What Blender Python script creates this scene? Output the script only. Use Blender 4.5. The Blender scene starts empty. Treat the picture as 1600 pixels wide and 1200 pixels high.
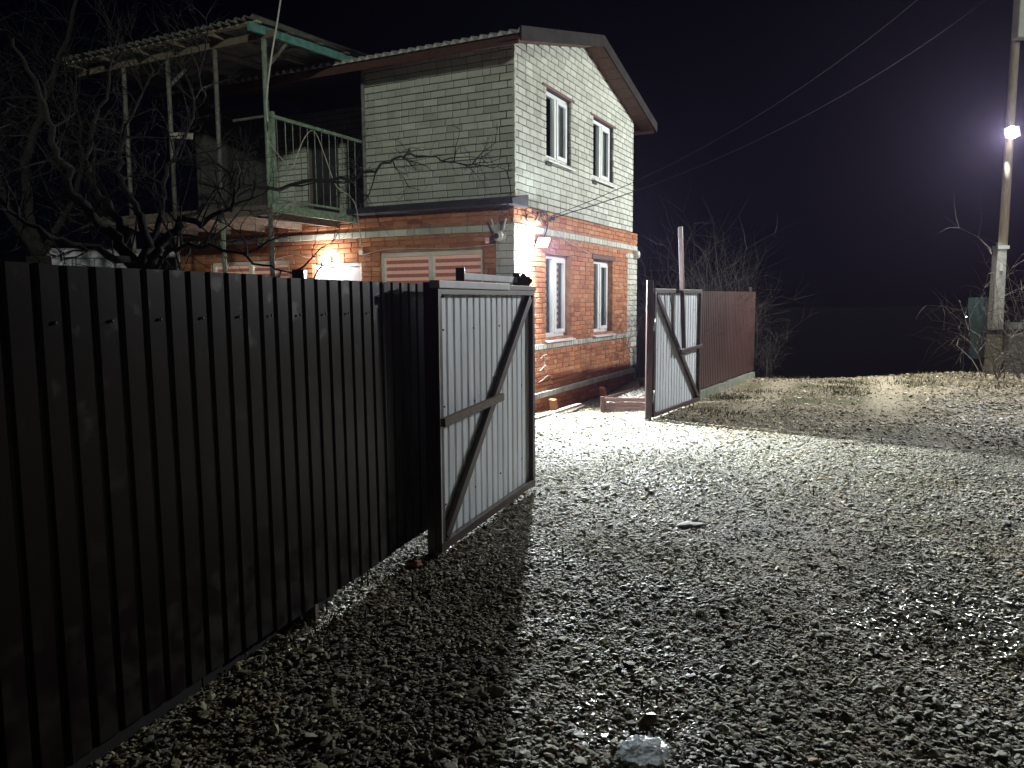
import bpy, math, random
import numpy as np
from mathutils import Vector, Matrix, noise as mnoise

rnd = random.Random(7)
sc = bpy.context.scene
col = sc.collection

# ------------------------------------------------------------------ camera, world, rear light, exposure
F_PX, PITCH, ROLL, CAM_H = 1204.0, math.radians(6.2), math.radians(-0.35), 1.7
cam_d = bpy.data.cameras.new('camera')
cam = bpy.data.objects.new('camera', cam_d)
col.objects.link(cam)
cam_d.sensor_width = 36.0
cam_d.lens = F_PX / 1600.0 * 36.0
cam_d.clip_start, cam_d.clip_end = 0.05, 2000.0
CAM_M = Matrix.Rotation(math.pi/2 - PITCH, 3, 'X') @ Matrix.Rotation(ROLL, 3, 'Z')
cam.matrix_world = Matrix.Translation((0, 0, CAM_H)) @ CAM_M.to_4x4()
sc.camera = cam

SUN_AZ = Vector((0.30, -0.954))           # the faint far light comes from behind the camera
SUN_EL = math.radians(8.5)
world = bpy.data.worlds.new('World')
sc.world = world
world.use_nodes = True
wn = world.node_tree
sky = wn.nodes.new('ShaderNodeTexSky')
sky.sky_type = 'NISHITA'
sky.sun_disc = False
sky.sun_elevation = SUN_EL
sky.sun_rotation = math.atan2(SUN_AZ.x, SUN_AZ.y)
bg = wn.nodes['Background']
tint = wn.nodes.new('ShaderNodeMix'); tint.data_type = 'RGBA'; tint.blend_type = 'MULTIPLY'
tint.inputs['Factor'].default_value = 1.0; tint.inputs['B'].default_value = (0.80, 0.72, 1.15, 1)   # night air: near black with a violet cast
wn.links.new(sky.outputs[0], tint.inputs['A']); wn.links.new(tint.outputs['Result'], bg.inputs[0])
sky.dust_density = 0.2; sky.ozone_density = 5.0
bg.inputs[1].default_value = 0.0002
sun_d = bpy.data.lights.new('rear_light', 'SUN')  # stands in for an unseen street lamp behind the camera
sun_d.energy = 0.88
sun_d.angle = math.radians(2.0)
sun_d.color = (0.93, 1.0, 0.86)
sun = bpy.data.objects.new('rear_light', sun_d)
col.objects.link(sun)
sdir = Vector((SUN_AZ.x*math.cos(SUN_EL), SUN_AZ.y*math.cos(SUN_EL), math.sin(SUN_EL)))
sun.rotation_euler = sdir.to_track_quat('Z', 'Y').to_euler()
sun.location = sdir*40
sc.view_settings.view_transform = 'Standard'
sc.view_settings.look = 'None'
sc.view_settings.exposure = 0.0
sc.view_settings.gamma = 1.0
sc.view_settings.use_curve_mapping = False
sc.cycles.use_denoising = True
sc.cycles.max_bounces = 6
sc.cycles.caustics_reflective = False
sc.cycles.caustics_refractive = False
sc.cycles.sample_clamp_indirect = 4.0

FLOOD_W, SPILL_W, STREET_W, DOOR_W = 840.0, 85.0, 1280.0, 45.0

# ------------------------------------------------------------------ helpers
def at(px, py, Y):
    d = CAM_M @ Vector(((px-800)/F_PX, -(py-600)/F_PX, -1.0))
    return Vector((0, 0, CAM_H)) + d*(Y/d.y)

def smooth01(t):
    t = min(1.0, max(0.0, t))
    return t*t*(3-2*t)

def terrain(x, y):
    z = 0.018*mnoise.noise(Vector((x*0.55, y*0.55, 3.1))) + 0.010*mnoise.noise(Vector((x*1.7, y*1.7, 9.0)))
    z -= 0.13*smooth01((y-10.9)/2.2)*smooth01((2.5-x)/1.0)
    z += 0.10*smooth01((x-7.0)/3.0)*smooth01((y-8)/4)
    z += 4.9*smooth01((-1.5-y)/5.0)                 # unseen bank added behind the viewer to shade the fence and gravel
    yc = 16.5 - 0.12*max(0.0, x-5.5) + 0.2*math.sin(x*0.8)
    if y > yc:
        d = y-yc
        z -= min(9.0, 0.24*d*d/(d+1.2))
    return z

MATS = {}
def nd(nt, typ, **kw):
    n = nt.nodes.new(typ)
    for k, v in kw.items():
        setattr(n, k, v)
    return n

def pm(name, c1, c2=None, rough=0.6, scale=6.0, detail=4.0, bump=0.0, bscale=40.0, metallic=0.0, spec=0.5, contrast=(0.35, 0.65), rvar=0.0, stretch=None, dirt=False):
    if name in MATS: return MATS[name]
    m = bpy.data.materials.new(name)
    m.use_nodes = True
    nt = m.node_tree
    b = nt.nodes['Principled BSDF']
    b.inputs['Roughness'].default_value = rough
    b.inputs['Metallic'].default_value = metallic
    b.inputs['Specular IOR Level'].default_value = spec
    tc = nd(nt, 'ShaderNodeTexCoord')
    vec = tc.outputs['Object']
    if stretch:
        mp = nd(nt, 'ShaderNodeMapping')
        mp.inputs['Scale'].default_value = stretch
        nt.links.new(vec, mp.inputs[0]); vec = mp.outputs[0]
    if c2 is None: c2 = tuple(v*0.72 for v in c1)
    n = nd(nt, 'ShaderNodeTexNoise')
    n.inputs['Scale'].default_value = scale; n.inputs['Detail'].default_value = detail
    nt.links.new(vec, n.inputs['Vector'])
    r = nd(nt, 'ShaderNodeValToRGB')
    r.color_ramp.elements[0].position, r.color_ramp.elements[1].position = contrast
    r.color_ramp.elements[0].color = (*c2, 1); r.color_ramp.elements[1].color = (*c1, 1)
    nt.links.new(n.outputs['Fac'], r.inputs[0])
    nt.links.new(r.outputs[0], b.inputs['Base Color'])
    if dirt:      # dried mud splashes thinning out upward from the foot, and run marks
        g = nd(nt, 'ShaderNodeNewGeometry'); sx = nd(nt, 'ShaderNodeSeparateXYZ'); nt.links.new(g.outputs['Position'], sx.inputs[0])
        nz = nd(nt, 'ShaderNodeTexNoise'); nz.inputs['Scale'].default_value = 9; nz.inputs['Detail'].default_value = 8; nt.links.new(g.outputs['Position'], nz.inputs['Vector'])
        mh = nd(nt, 'ShaderNodeMapRange'); mh.inputs[1].default_value = 0.1; mh.inputs[2].default_value = 0.75; mh.inputs[3].default_value = 0.30; mh.inputs[4].default_value = -0.02
        nt.links.new(sx.outputs['Z'], mh.inputs[0])
        ad = nd(nt, 'ShaderNodeMath', operation='ADD'); nt.links.new(nz.outputs['Fac'], ad.inputs[0]); nt.links.new(mh.outputs[0], ad.inputs[1])
        mk = nd(nt, 'ShaderNodeMapRange'); mk.inputs[1].default_value = 0.58; mk.inputs[2].default_value = 0.85; mk.inputs[4].default_value = 0.7
        nt.links.new(ad.outputs[0], mk.inputs[0])
        mx = nd(nt, 'ShaderNodeMix', data_type='RGBA'); mx.inputs['B'].default_value = (0.016, 0.013, 0.011, 1)
        nt.links.new(mk.outputs[0], mx.inputs['Factor']); nt.links.new(r.outputs[0], mx.inputs['A']); nt.links.new(mx.outputs['Result'], b.inputs['Base Color'])
        mo = nd(nt, 'ShaderNodeMath', operation='MULTIPLY_ADD'); mo.inputs[1].default_value = 0.5; mo.inputs[2].default_value = rough; nt.links.new(mk.outputs[0], mo.inputs[0])
        nt.links.new(mo.outputs[0], b.inputs['Roughness']); rvar = 0
    if rvar:
        mr = nd(nt, 'ShaderNodeMapRange')
        mr.inputs['To Min'].default_value = rough-rvar; mr.inputs['To Max'].default_value = rough+rvar
        nt.links.new(n.outputs['Fac'], mr.inputs[0]); nt.links.new(mr.outputs[0], b.inputs['Roughness'])
    if bump:
        n2 = nd(nt, 'ShaderNodeTexNoise')
        n2.inputs['Scale'].default_value = bscale; n2.inputs['Detail'].default_value = 5
        nt.links.new(vec, n2.inputs['Vector'])
        bp = nd(nt, 'ShaderNodeBump')
        bp.inputs['Strength'].default_value = bump; bp.inputs['Distance'].default_value = 0.01
        nt.links.new(n2.outputs['Fac'], bp.inputs['Height']); nt.links.new(bp.outputs[0], b.inputs['Normal'])
    MATS[name] = m
    return m

def brick_mat(name, stops, rough=0.85, stain=(0.25, 0.25, 0.22), stain_amt=0.35):
    """colour from the per-brick 'tone' attribute, with grain and grimy blotches"""
    m = bpy.data.materials.new(name); m.use_nodes = True
    nt = m.node_tree; b = nt.nodes['Principled BSDF']
    b.inputs['Roughness'].default_value = rough
    b.inputs['Specular IOR Level'].default_value = 0.25
    a = nd(nt, 'ShaderNodeAttribute', attribute_name='tone')
    r = nd(nt, 'ShaderNodeValToRGB')
    els = r.color_ramp.elements
    while len(els) < len(stops): els.new(0.5)
    for e, (p, c) in zip(els, stops):
        e.position = p; e.color = (*c, 1)
    nt.links.new(a.outputs['Fac'], r.inputs[0])
    g = nd(nt, 'ShaderNodeNewGeometry')
    n = nd(nt, 'ShaderNodeTexNoise'); n.inputs['Scale'].default_value = 1.7; n.inputs['Detail'].default_value = 6
    nt.links.new(g.outputs['Position'], n.inputs['Vector'])
    mr = nd(nt, 'ShaderNodeMapRange'); mr.inputs[1].default_value = 0.45; mr.inputs[2].default_value = 0.75
    mr.inputs[3].default_value = 0.0; mr.inputs[4].default_value = stain_amt
    nt.links.new(n.outputs['Fac'], mr.inputs[0])
    mx = nd(nt, 'ShaderNodeMix', data_type='RGBA')
    mx.inputs['B'].default_value = (*stain, 1)
    nt.links.new(mr.outputs[0], mx.inputs['Factor']); nt.links.new(r.outputs[0], mx.inputs['A'])
    n2 = nd(nt, 'ShaderNodeTexNoise'); n2.inputs['Scale'].default_value = 45; n2.inputs['Detail'].default_value = 4
    nt.links.new(g.outputs['Position'], n2.inputs['Vector'])
    mr2 = nd(nt, 'ShaderNodeMapRange'); mr2.inputs[3].default_value = 0.75; mr2.inputs[4].default_value = 1.2
    nt.links.new(n2.outputs['Fac'], mr2.inputs[0])
    mul = nd(nt, 'ShaderNodeMix', data_type='RGBA', blend_type='MULTIPLY')
    mul.inputs['Factor'].default_value = 1.0
    nt.links.new(mx.outputs['Result'], mul.inputs['A']); nt.links.new(mr2.outputs[0], mul.inputs['B'])
    nt.links.new(mul.outputs['Result'], b.inputs['Base Color'])
    bp = nd(nt, 'ShaderNodeBump'); bp.inputs['Strength'].default_value = 0.5; bp.inputs['Distance'].default_value = 0.006
    nt.links.new(n2.outputs['Fac'], bp.inputs['Height']); nt.links.new(bp.outputs[0], b.inputs['Normal'])
    return m

def glass_mat(name, tint=(0.85, 0.9, 0.9)):
    m = bpy.data.materials.new(name); m.use_nodes = True
    nt = m.node_tree
    out = nt.nodes['Material Output']; nt.nodes.remove(nt.nodes['Principled BSDF'])
    t = nd(nt, 'ShaderNodeBsdfTransparent'); t.inputs[0].default_value = (*tint, 1)
    g = nd(nt, 'ShaderNodeBsdfGlossy'); g.inputs['Roughness'].default_value = 0.03
    fr = nd(nt, 'ShaderNodeFresnel'); fr.inputs[0].default_value = 1.5
    mx = nd(nt, 'ShaderNodeMixShader')
    ge = nd(nt, 'ShaderNodeNewGeometry'); inv_ = nd(nt, 'ShaderNodeMath', operation='SUBTRACT'); inv_.inputs[0].default_value = 1.0
    nt.links.new(ge.outputs['Backfacing'], inv_.inputs[1])
    mu = nd(nt, 'ShaderNodeMath', operation='MULTIPLY'); nt.links.new(fr.outputs[0], mu.inputs[0]); nt.links.new(inv_.outputs[0], mu.inputs[1])
    nt.links.new(mu.outputs[0], mx.inputs[0]); nt.links.new(t.outputs[0], mx.inputs[1]); nt.links.new(g.outputs[0], mx.inputs[2])
    nt.links.new(mx.outputs[0], out.inputs[0])
    return m

def emit_mat(name, colour, strength):
    m = bpy.data.materials.new(name); m.use_nodes = True
    b = m.node_tree.nodes['Principled BSDF']
    b.inputs['Base Color'].default_value = (*colour, 1)
    b.inputs['Emission Color'].default_value = (*colour, 1)
    b.inputs['Emission Strength'].default_value = strength
    return m

class MB:
    def __init__(s): s.v = []; s.f = []; s.mi = []
    def add(s, vs, fs, mi=0):
        o = len(s.v); s.v += [tuple(p) for p in vs]
        s.f += [tuple(i+o for i in f) for f in fs]; s.mi += [mi]*len(fs)
        return s
    def box(s, x0, x1, y0, y1, z0, z1, mi=0):
        return s.add([(x0,y0,z0),(x1,y0,z0),(x1,y1,z0),(x0,y1,z0),(x0,y0,z1),(x1,y0,z1),(x1,y1,z1),(x0,y1,z1)],
                     [(0,3,2,1),(4,5,6,7),(0,1,5,4),(1,2,6,5),(2,3,7,6),(3,0,4,7)], mi)
    def bar(s, p, q, w, h, up=(0,0,1), mi=0):
        p, q = Vector(p), Vector(q); d = (q-p).normalized(); up = Vector(up)
        a = d.cross(up)
        if a.length < 1e-4: a = d.cross(Vector((1,0,0)))
        a.normalize(); b = a.cross(d)
        vs = []
        for e in (p, q):
            for i, j in ((-1,-1),(1,-1),(1,1),(-1,1)): vs.append(e + a*(w/2*i) + b*(h/2*j))
        return s.add(vs, [(0,1,2,3),(7,6,5,4),(0,4,5,1),(1,5,6,2),(2,6,7,3),(3,7,4,0)], mi)
    def tube(s, pts, r, n=6, cap=True, mi=0):
        pts = [Vector(p) for p in pts]; k = len(pts)
        rs = r if isinstance(r, (list, tuple)) else [r]*k
        ref = None; vs = []; fs = []
        for i in range(k):
            d = (pts[min(i+1,k-1)]-pts[max(i-1,0)])
            d = d.normalized() if d.length > 1e-9 else Vector((0,0,1))
            if ref is None:
                ref = d.cross(Vector((0,0,1)))
                if ref.length < 1e-3: ref = Vector((1,0,0))
            a = (ref - d*ref.dot(d))
            a = a.normalized() if a.length > 1e-6 else d.orthogonal().normalized()
            ref = a; b = d.cross(a)
            for j in range(n):
                t = 2*math.pi*j/n
                vs.append(pts[i] + a*(math.cos(t)*rs[i]) + b*(math.sin(t)*rs[i]))
        for i in range(k-1):
            for j in range(n):
                fs.append((i*n+j, i*n+(j+1)%n, (i+1)*n+(j+1)%n, (i+1)*n+j))
        if cap:
            fs.append(tuple(range(n-1,-1,-1))); fs.append(tuple((k-1)*n+j for j in range(n)))
        return s.add(vs, fs, mi)
    def lathe(s, prof, c, axis, n=16, mi=0):
        axis = Vector(axis).normalized(); a = axis.orthogonal().normalized(); b = axis.cross(a); c = Vector(c)
        vs = []; fs = []
        for (t, r) in prof:
            for j in range(n):
                w = 2*math.pi*j/n
                vs.append(c + axis*t + a*(math.cos(w)*r) + b*(math.sin(w)*r))
        for i in range(len(prof)-1):
            for j in range(n):
                fs.append((i*n+j, i*n+(j+1)%n, (i+1)*n+(j+1)%n, (i+1)*n+j))
        fs.append(tuple(range(n-1,-1,-1))); fs.append(tuple((len(prof)-1)*n+j for j in range(n)))
        return s.add(vs, fs, mi)
    def build(s, name, mats, parent=None, smooth=False, bevel=0.0):
        me = bpy.data.meshes.new(name); me.from_pydata(s.v, [], s.f)
        if not isinstance(mats, (list, tuple)): mats = [mats]
        for m in mats: me.materials.append(m)
        if len(mats) > 1: me.polygons.foreach_set('material_index', s.mi)
        if smooth: me.polygons.foreach_set('use_smooth', [True]*len(s.f))
        me.update()
        o = bpy.data.objects.new(name, me); col.objects.link(o); o.parent = parent
        if bevel:
            bv = o.modifiers.new('bevel', 'BEVEL'); bv.width = bevel; bv.segments = 2; bv.limit_method = 'ANGLE'
        return o

def tag(o, label=None, cat=None, group=None, kind=None):
    if label: o['label'] = label
    if cat: o['category'] = cat
    if group: o['group'] = group
    if kind: o['kind'] = kind
    return o

def thing(name, label, cat, loc=(0,0,0), rz=0.0, group=None):
    o = bpy.data.objects.new(name, None); col.objects.link(o)
    o.location = loc; o.rotation_euler = (0,0,rz); o.empty_display_size = 0.2
    return tag(o, label, cat, group)

def link_mesh(name, me, parent, loc=(0,0,0), rot=None, scale=None):
    o = bpy.data.objects.new(name, me); col.objects.link(o); o.parent = parent; o.location = loc
    if rot: o.rotation_euler = rot
    if scale: o.scale = scale
    return o

def lamp(name, loc, power, colour, radius, parent=None, typ='POINT', aim=None, spread=None):
    d = bpy.data.lights.new(name, typ); d.energy = power; d.color = colour
    if typ == 'AREA':
        d.shape = 'DISK'; d.size = radius*2
        if spread: d.spread = spread
    else: d.shadow_soft_size = radius
    o = bpy.data.objects.new(name, d); col.objects.link(o); o.location = loc; o.parent = parent
    if aim is not None: o.rotation_euler = (-Vector(aim)).to_track_quat('Z', 'Y').to_euler()
    return o

# ------------------------------------------------------------------ materials
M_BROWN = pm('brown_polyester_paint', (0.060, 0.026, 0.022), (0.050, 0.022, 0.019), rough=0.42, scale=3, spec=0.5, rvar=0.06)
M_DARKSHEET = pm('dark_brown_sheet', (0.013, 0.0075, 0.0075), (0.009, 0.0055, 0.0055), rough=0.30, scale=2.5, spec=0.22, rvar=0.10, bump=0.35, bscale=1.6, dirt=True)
M_FRAME = pm('brown_steel_frame', (0.052, 0.029, 0.028), (0.038, 0.021, 0.020), rough=0.45, scale=9, rvar=0.1)
M_BACK = pm('grey_white_sheet_back', (0.76, 0.80, 0.87), (0.58, 0.60, 0.64), rough=0.5, scale=4, stretch=(5, 5, 0.35), rvar=0.1)
M_FLASH = pm('pale_flashing', (0.62, 0.62, 0.68), (0.5, 0.5, 0.56), rough=0.35, scale=7)
M_ZINC = pm('zinc', (0.55, 0.55, 0.56), (0.4, 0.4, 0.4), rough=0.35, metallic=0.7, scale=30)
M_MORTAR_W = pm('grey_mortar', (0.07, 0.072, 0.062), (0.04, 0.04, 0.034), rough=0.95, scale=14, bump=0.5)
M_MORTAR_R = pm('sandy_mortar', (0.40, 0.23, 0.14), (0.26, 0.13, 0.08), rough=0.95, scale=10, bump=0.5)
M_PVC = pm('white_pvc', (0.78, 0.79, 0.80), (0.72, 0.73, 0.74), rough=0.3, scale=4)
M_CREAM = pm('cream_pvc', (0.80, 0.77, 0.70), (0.74, 0.70, 0.63), rough=0.35, scale=4)
M_DARKROOM = pm('dark_interior', (0.03, 0.03, 0.035), (0.02, 0.02, 0.022), rough=0.9)
M_LINTEL = pm('rusty_lintel', (0.14, 0.055, 0.04), (0.08, 0.035, 0.03), rough=0.7, scale=14)
M_SLATE = pm('asbestos_slate', (0.30, 0.30, 0.29), (0.17, 0.17, 0.16), rough=0.9, scale=5, bump=0.4)
M_MORTARPALE = pm('pale_eave_mortar', (0.60, 0.60, 0.57), (0.46, 0.46, 0.44), rough=0.9, scale=8)
M_FASCIA = pm('grey_metal_fascia', (0.030, 0.024, 0.024), (0.018, 0.014, 0.014), rough=0.85, spec=0.15, scale=4)
M_SOFFIT = pm('brown_soffit_wood', (0.10, 0.045, 0.03), (0.055, 0.026, 0.019), rough=0.7, scale=5, stretch=(1, 8, 8))
M_BITUMEN = pm('bitumen', (0.030, 0.032, 0.045), (0.02, 0.02, 0.028), rough=0.8, scale=8, bump=0.4)
M_GREENPAINT = pm('flaking_green_paint', (0.27, 0.38, 0.29), (0.17, 0.20, 0.15), rough=0.6, scale=16, bump=0.3)
M_TEALPAINT = pm('teal_paint', (0.13, 0.36, 0.33), (0.10, 0.22, 0.20), rough=0.6, scale=10)
M_OLDWOOD = pm('weathered_board', (0.20, 0.165, 0.13), (0.11, 0.085, 0.068), rough=0.85, scale=7, stretch=(1, 10, 10), bump=0.4)
M_PALEWOOD = pm('pale_board', (0.55, 0.50, 0.42), (0.42, 0.36, 0.28), rough=0.8, scale=6, stretch=(2, 12, 12))
M_PIPE = pm('grey_pipe', (0.19, 0.185, 0.17), (0.11, 0.105, 0.095), rough=0.6, scale=12)
M_BARK = pm('bark', (0.013, 0.011, 0.010), (0.006, 0.005, 0.005), rough=0.95, scale=14, bump=0.8, bscale=30)
M_BUSH = pm('bush_twig', (0.042, 0.036, 0.03), (0.025, 0.021, 0.018), rough=0.9, scale=20)
M_PALETWIG = pm('pale_twig', (0.19, 0.165, 0.14), (0.10, 0.085, 0.07), rough=0.85, scale=20)
M_CONCRETE = pm('pole_concrete', (0.46, 0.45, 0.42), (0.34, 0.33, 0.31), rough=0.9, scale=9, bump=0.5)
M_POLEWOOD = pm('pole_wood', (0.54, 0.47, 0.37), (0.38, 0.32, 0.24), rough=0.85, scale=4, stretch=(9, 9, 1), bump=0.4)
M_BLACK = pm('black_rubber', (0.012, 0.012, 0.013), (0.008, 0.008, 0.008), rough=0.6)
M_WHITEPL = pm('white_plastic', (0.66, 0.65, 0.62), (0.55, 0.54, 0.51), rough=0.4, scale=9)
M_CABLEW = pm('white_cable', (0.55, 0.50, 0.44), (0.42, 0.37, 0.32), rough=0.5)
M_SIDING = pm('brown_board_siding', (0.15, 0.085, 0.075), (0.11, 0.06, 0.052), rough=0.55, scale=5)
M_GLASS = glass_mat('window_glass')
def lit(m, strength):
    b = m.node_tree.nodes['Principled BSDF']; l = b.inputs['Base Color'].links[0]
    m.node_tree.links.new(l.from_socket, b.inputs['Emission Color']); b.inputs['Emission Strength'].default_value = strength
    return m
M_BLIND_D = pm('blind_brown', (0.22, 0.085, 0.07), (0.18, 0.07, 0.06), rough=0.8, scale=30)
M_BLIND_L = pm('blind_peach', (0.55, 0.27, 0.19), (0.48, 0.23, 0.16), rough=0.8, scale=30)
lit(M_BLIND_L, 0.75); lit(M_BLIND_D, 0.75)      # glow put on the blinds, as from lit rooms behind
M_BLIND_G = pm('blind_grey', (0.17, 0.19, 0.19), (0.12, 0.14, 0.14), rough=0.8, scale=3, stretch=(12, 12, 0.4))
M_BLIND_U = pm('blind_taupe', (0.13, 0.105, 0.105), (0.10, 0.085, 0.085), rough=0.85, scale=20)
M_WHITEBRICK = brick_mat('white_silicate_brick', [(0.0, (0.40, 0.41, 0.365)), (0.35, (0.50, 0.515, 0.455)), (0.7, (0.56, 0.572, 0.508)), (1.0, (0.62, 0.63, 0.56))], stain=(0.30, 0.31, 0.24), stain_amt=0.4)
M_REDBRICK = brick_mat('red_clay_brick', [(0.0, (0.28, 0.098, 0.048)), (0.3, (0.39, 0.150, 0.068)), (0.7, (0.47, 0.200, 0.095)), (1.0, (0.53, 0.27, 0.145))], stain=(0.30, 0.13, 0.08), stain_amt=0.4)

# ------------------------------------------------------------------ the ground
def ground_sheet():
    xs = sorted(set([-600, -200, -80, -40, -25, -16] + list(np.round(np.arange(-12, 16.01, 0.2), 3)) + [20, 28, 45, 90, 200, 600]))
    ys = sorted(set([-120, -60, -30, -14, -11, -9.5, -8, -7, -6, -5, -4, -3, -2, -1] + list(np.round(np.arange(0, 22.01, 0.2), 3)) + [24, 27, 31, 36, 45, 60, 90, 150, 300, 900]))
    v = [(x, y, terrain(x, y)) for y in ys for x in xs]
    nx = len(xs)
    f = [(j*nx+i, j*nx+i+1, (j+1)*nx+i+1, (j+1)*nx+i) for j in range(len(ys)-1) for i in range(nx-1)]
    m = bpy.data.materials.new('gravelly_soil'); m.use_nodes = True
    nt = m.node_tree; b = nt.nodes['Principled BSDF']; b.inputs['Roughness'].default_value = 0.85
    b.inputs['Specular IOR Level'].default_value = 0.3
    tc = nd(nt, 'ShaderNodeTexCoord')
    big = nd(nt, 'ShaderNodeTexNoise'); big.inputs['Scale'].default_value = 0.9; big.inputs['Detail'].default_value = 5
    nt.links.new(tc.outputs['Object'], big.inputs['Vector'])
    r1 = nd(nt, 'ShaderNodeValToRGB')
    r1.color_ramp.elements[0].position, r1.color_ramp.elements[1].position = 0.38, 0.62
    r1.color_ramp.elements[0].color = (0.095, 0.084, 0.064, 1); r1.color_ramp.elements[1].color = (0.20, 0.165, 0.115, 1)
    nt.links.new(big.outputs['Fac'], r1.inputs[0])
    vo = nd(nt, 'ShaderNodeTexVoronoi'); vo.inputs['Scale'].default_value = 52
    nt.links.new(tc.outputs['Object'], vo.inputs['Vector'])
    hs = nd(nt, 'ShaderNodeMix', data_type='RGBA', blend_type='MULTIPLY'); hs.inputs['Factor'].default_value = 0.8
    gr = nd(nt, 'ShaderNodeSeparateColor'); nt.links.new(vo.outputs['Color'], gr.inputs[0])
    mr = nd(nt, 'ShaderNodeMapRange'); mr.inputs[3].default_value = 0.35; mr.inputs[4].default_value = 1.7
    nt.links.new(gr.outputs[0], mr.inputs[0])
    sp = nd(nt, 'ShaderNodeSeparateXYZ'); nt.links.new(tc.outputs['Object'], sp.inputs[0])
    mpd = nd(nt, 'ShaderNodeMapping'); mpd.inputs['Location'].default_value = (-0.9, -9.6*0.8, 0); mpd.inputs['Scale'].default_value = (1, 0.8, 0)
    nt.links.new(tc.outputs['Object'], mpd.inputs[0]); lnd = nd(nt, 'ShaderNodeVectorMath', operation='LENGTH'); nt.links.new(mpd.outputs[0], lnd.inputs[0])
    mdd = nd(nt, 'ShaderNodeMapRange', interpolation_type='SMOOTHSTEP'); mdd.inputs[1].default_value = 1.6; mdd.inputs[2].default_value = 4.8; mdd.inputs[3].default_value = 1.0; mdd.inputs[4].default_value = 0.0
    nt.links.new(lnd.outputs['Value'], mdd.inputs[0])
    mxd = nd(nt, 'ShaderNodeMix', data_type='RGBA'); mxd.inputs['B'].default_value = (0.26, 0.25, 0.22, 1)   # colour lightened in a round patch before the gate
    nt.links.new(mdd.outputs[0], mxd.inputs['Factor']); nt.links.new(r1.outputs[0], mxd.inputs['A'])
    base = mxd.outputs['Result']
    rx = nd(nt, 'ShaderNodeMapRange', interpolation_type='SMOOTHSTEP'); rx.inputs[1].default_value = 1.9; rx.inputs[2].default_value = 3.0; nt.links.new(sp.outputs['X'], rx.inputs[0])
    ry2 = nd(nt, 'ShaderNodeMapRange', interpolation_type='SMOOTHSTEP'); ry2.inputs[1].default_value = 8.4; ry2.inputs[2].default_value = 11.0; nt.links.new(sp.outputs['Y'], ry2.inputs[0])
    rm = nd(nt, 'ShaderNodeMath', operation='MULTIPLY'); nt.links.new(rx.outputs[0], rm.inputs[0]); nt.links.new(ry2.outputs[0], rm.inputs[1])
    er = nd(nt, 'ShaderNodeValToRGB'); er.color_ramp.elements[0].position, er.color_ramp.elements[1].position = 0.36, 0.6
    er.color_ramp.elements[0].color = (0.115, 0.115, 0.045, 1); er.color_ramp.elements[1].color = (0.33, 0.27, 0.185, 1)   # dry clay of the old road
    nt.links.new(big.outputs['Fac'], er.inputs[0])
    mxr = nd(nt, 'ShaderNodeMix', data_type='RGBA'); nt.links.new(rm.outputs[0], mxr.inputs['Factor']); nt.links.new(base, mxr.inputs['A']); nt.links.new(er.outputs[0], mxr.inputs['B'])
    base = mxr.outputs['Result']
    for cx, cy in ((6.5, 13.3), (4.75, 14.0)):      # two packed wheel tracks on the far road
        mp = nd(nt, 'ShaderNodeMapping'); mp.vector_type = 'POINT'; mp.inputs['Rotation'].default_value = (0, 0, math.atan2(0.44, 0.90))
        ca, sa = 0.90, 0.44
        mp.inputs['Location'].default_value = (-(cx*ca-cy*sa), 0, 0); nt.links.new(tc.outputs['Object'], mp.inputs[0])
        s2 = nd(nt, 'ShaderNodeSeparateXYZ'); nt.links.new(mp.outputs[0], s2.inputs[0])
        ab = nd(nt, 'ShaderNodeMath', operation='ABSOLUTE'); nt.links.new(s2.outputs['X'], ab.inputs[0])
        ad2 = nd(nt, 'ShaderNodeMath', operation='MULTIPLY_ADD'); ad2.inputs[1].default_value = 0.35; nt.links.new(big.outputs['Fac'], ad2.inputs[0]); nt.links.new(ab.outputs[0], ad2.inputs[2])
        mt = nd(nt, 'ShaderNodeMapRange'); mt.inputs[1].default_value = 0.30; mt.inputs[2].default_value = 0.50; mt.inputs[3].default_value = 0.85; mt.inputs[4].default_value = 0.0
        nt.links.new(ad2.outputs[0], mt.inputs[0])
        my = nd(nt, 'ShaderNodeMapRange'); my.inputs[1].default_value = 10.2; my.inputs[2].default_value = 12.0; nt.links.new(sp.outputs['Y'], my.inputs[0])
        mu = nd(nt, 'ShaderNodeMath', operation='MULTIPLY'); nt.links.new(mt.outputs[0], mu.inputs[0]); nt.links.new(my.outputs[0], mu.inputs[1])
        mz = nd(nt, 'ShaderNodeMix', data_type='RGBA'); mz.inputs['B'].default_value = (0.42, 0.355, 0.25, 1)
        nt.links.new(mu.outputs[0], mz.inputs['Factor']); nt.links.new(base, mz.inputs['A']); base = mz.outputs['Result']
    far = nd(nt, 'ShaderNodeMapRange'); far.inputs[1].default_value = 17.5; far.inputs[2].default_value = 24.0; nt.links.new(sp.outputs['Y'], far.inputs[0])
    mf = nd(nt, 'ShaderNodeMix', data_type='RGBA'); mf.inputs['B'].default_value = (0.016, 0.015, 0.012, 1)      # night darkness put into the ground colour beyond the road
    nt.links.new(far.outputs[0], mf.inputs['Factor']); nt.links.new(base, mf.inputs['A']); base = mf.outputs['Result']
    nt.links.new(base, hs.inputs['A']); nt.links.new(mr.outputs[0], hs.inputs['B'])
    nt.links.new(hs.outputs['Result'], b.inputs['Base Color'])
    bp = nd(nt, 'ShaderNodeBump', invert=True); bp.inputs['Strength'].default_value = 1.0; bp.inputs['Distance'].default_value = 0.02
    nt.links.new(vo.outputs['Distance'], bp.inputs['Height']); nt.links.new(bp.outputs[0], b.inputs['Normal'])
    mb = MB(); mb.v = v; mb.f = f; mb.mi = [0]*len(f)
    return tag(mb.build('ground', m, smooth=True), kind='structure')
ground_sheet()

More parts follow.
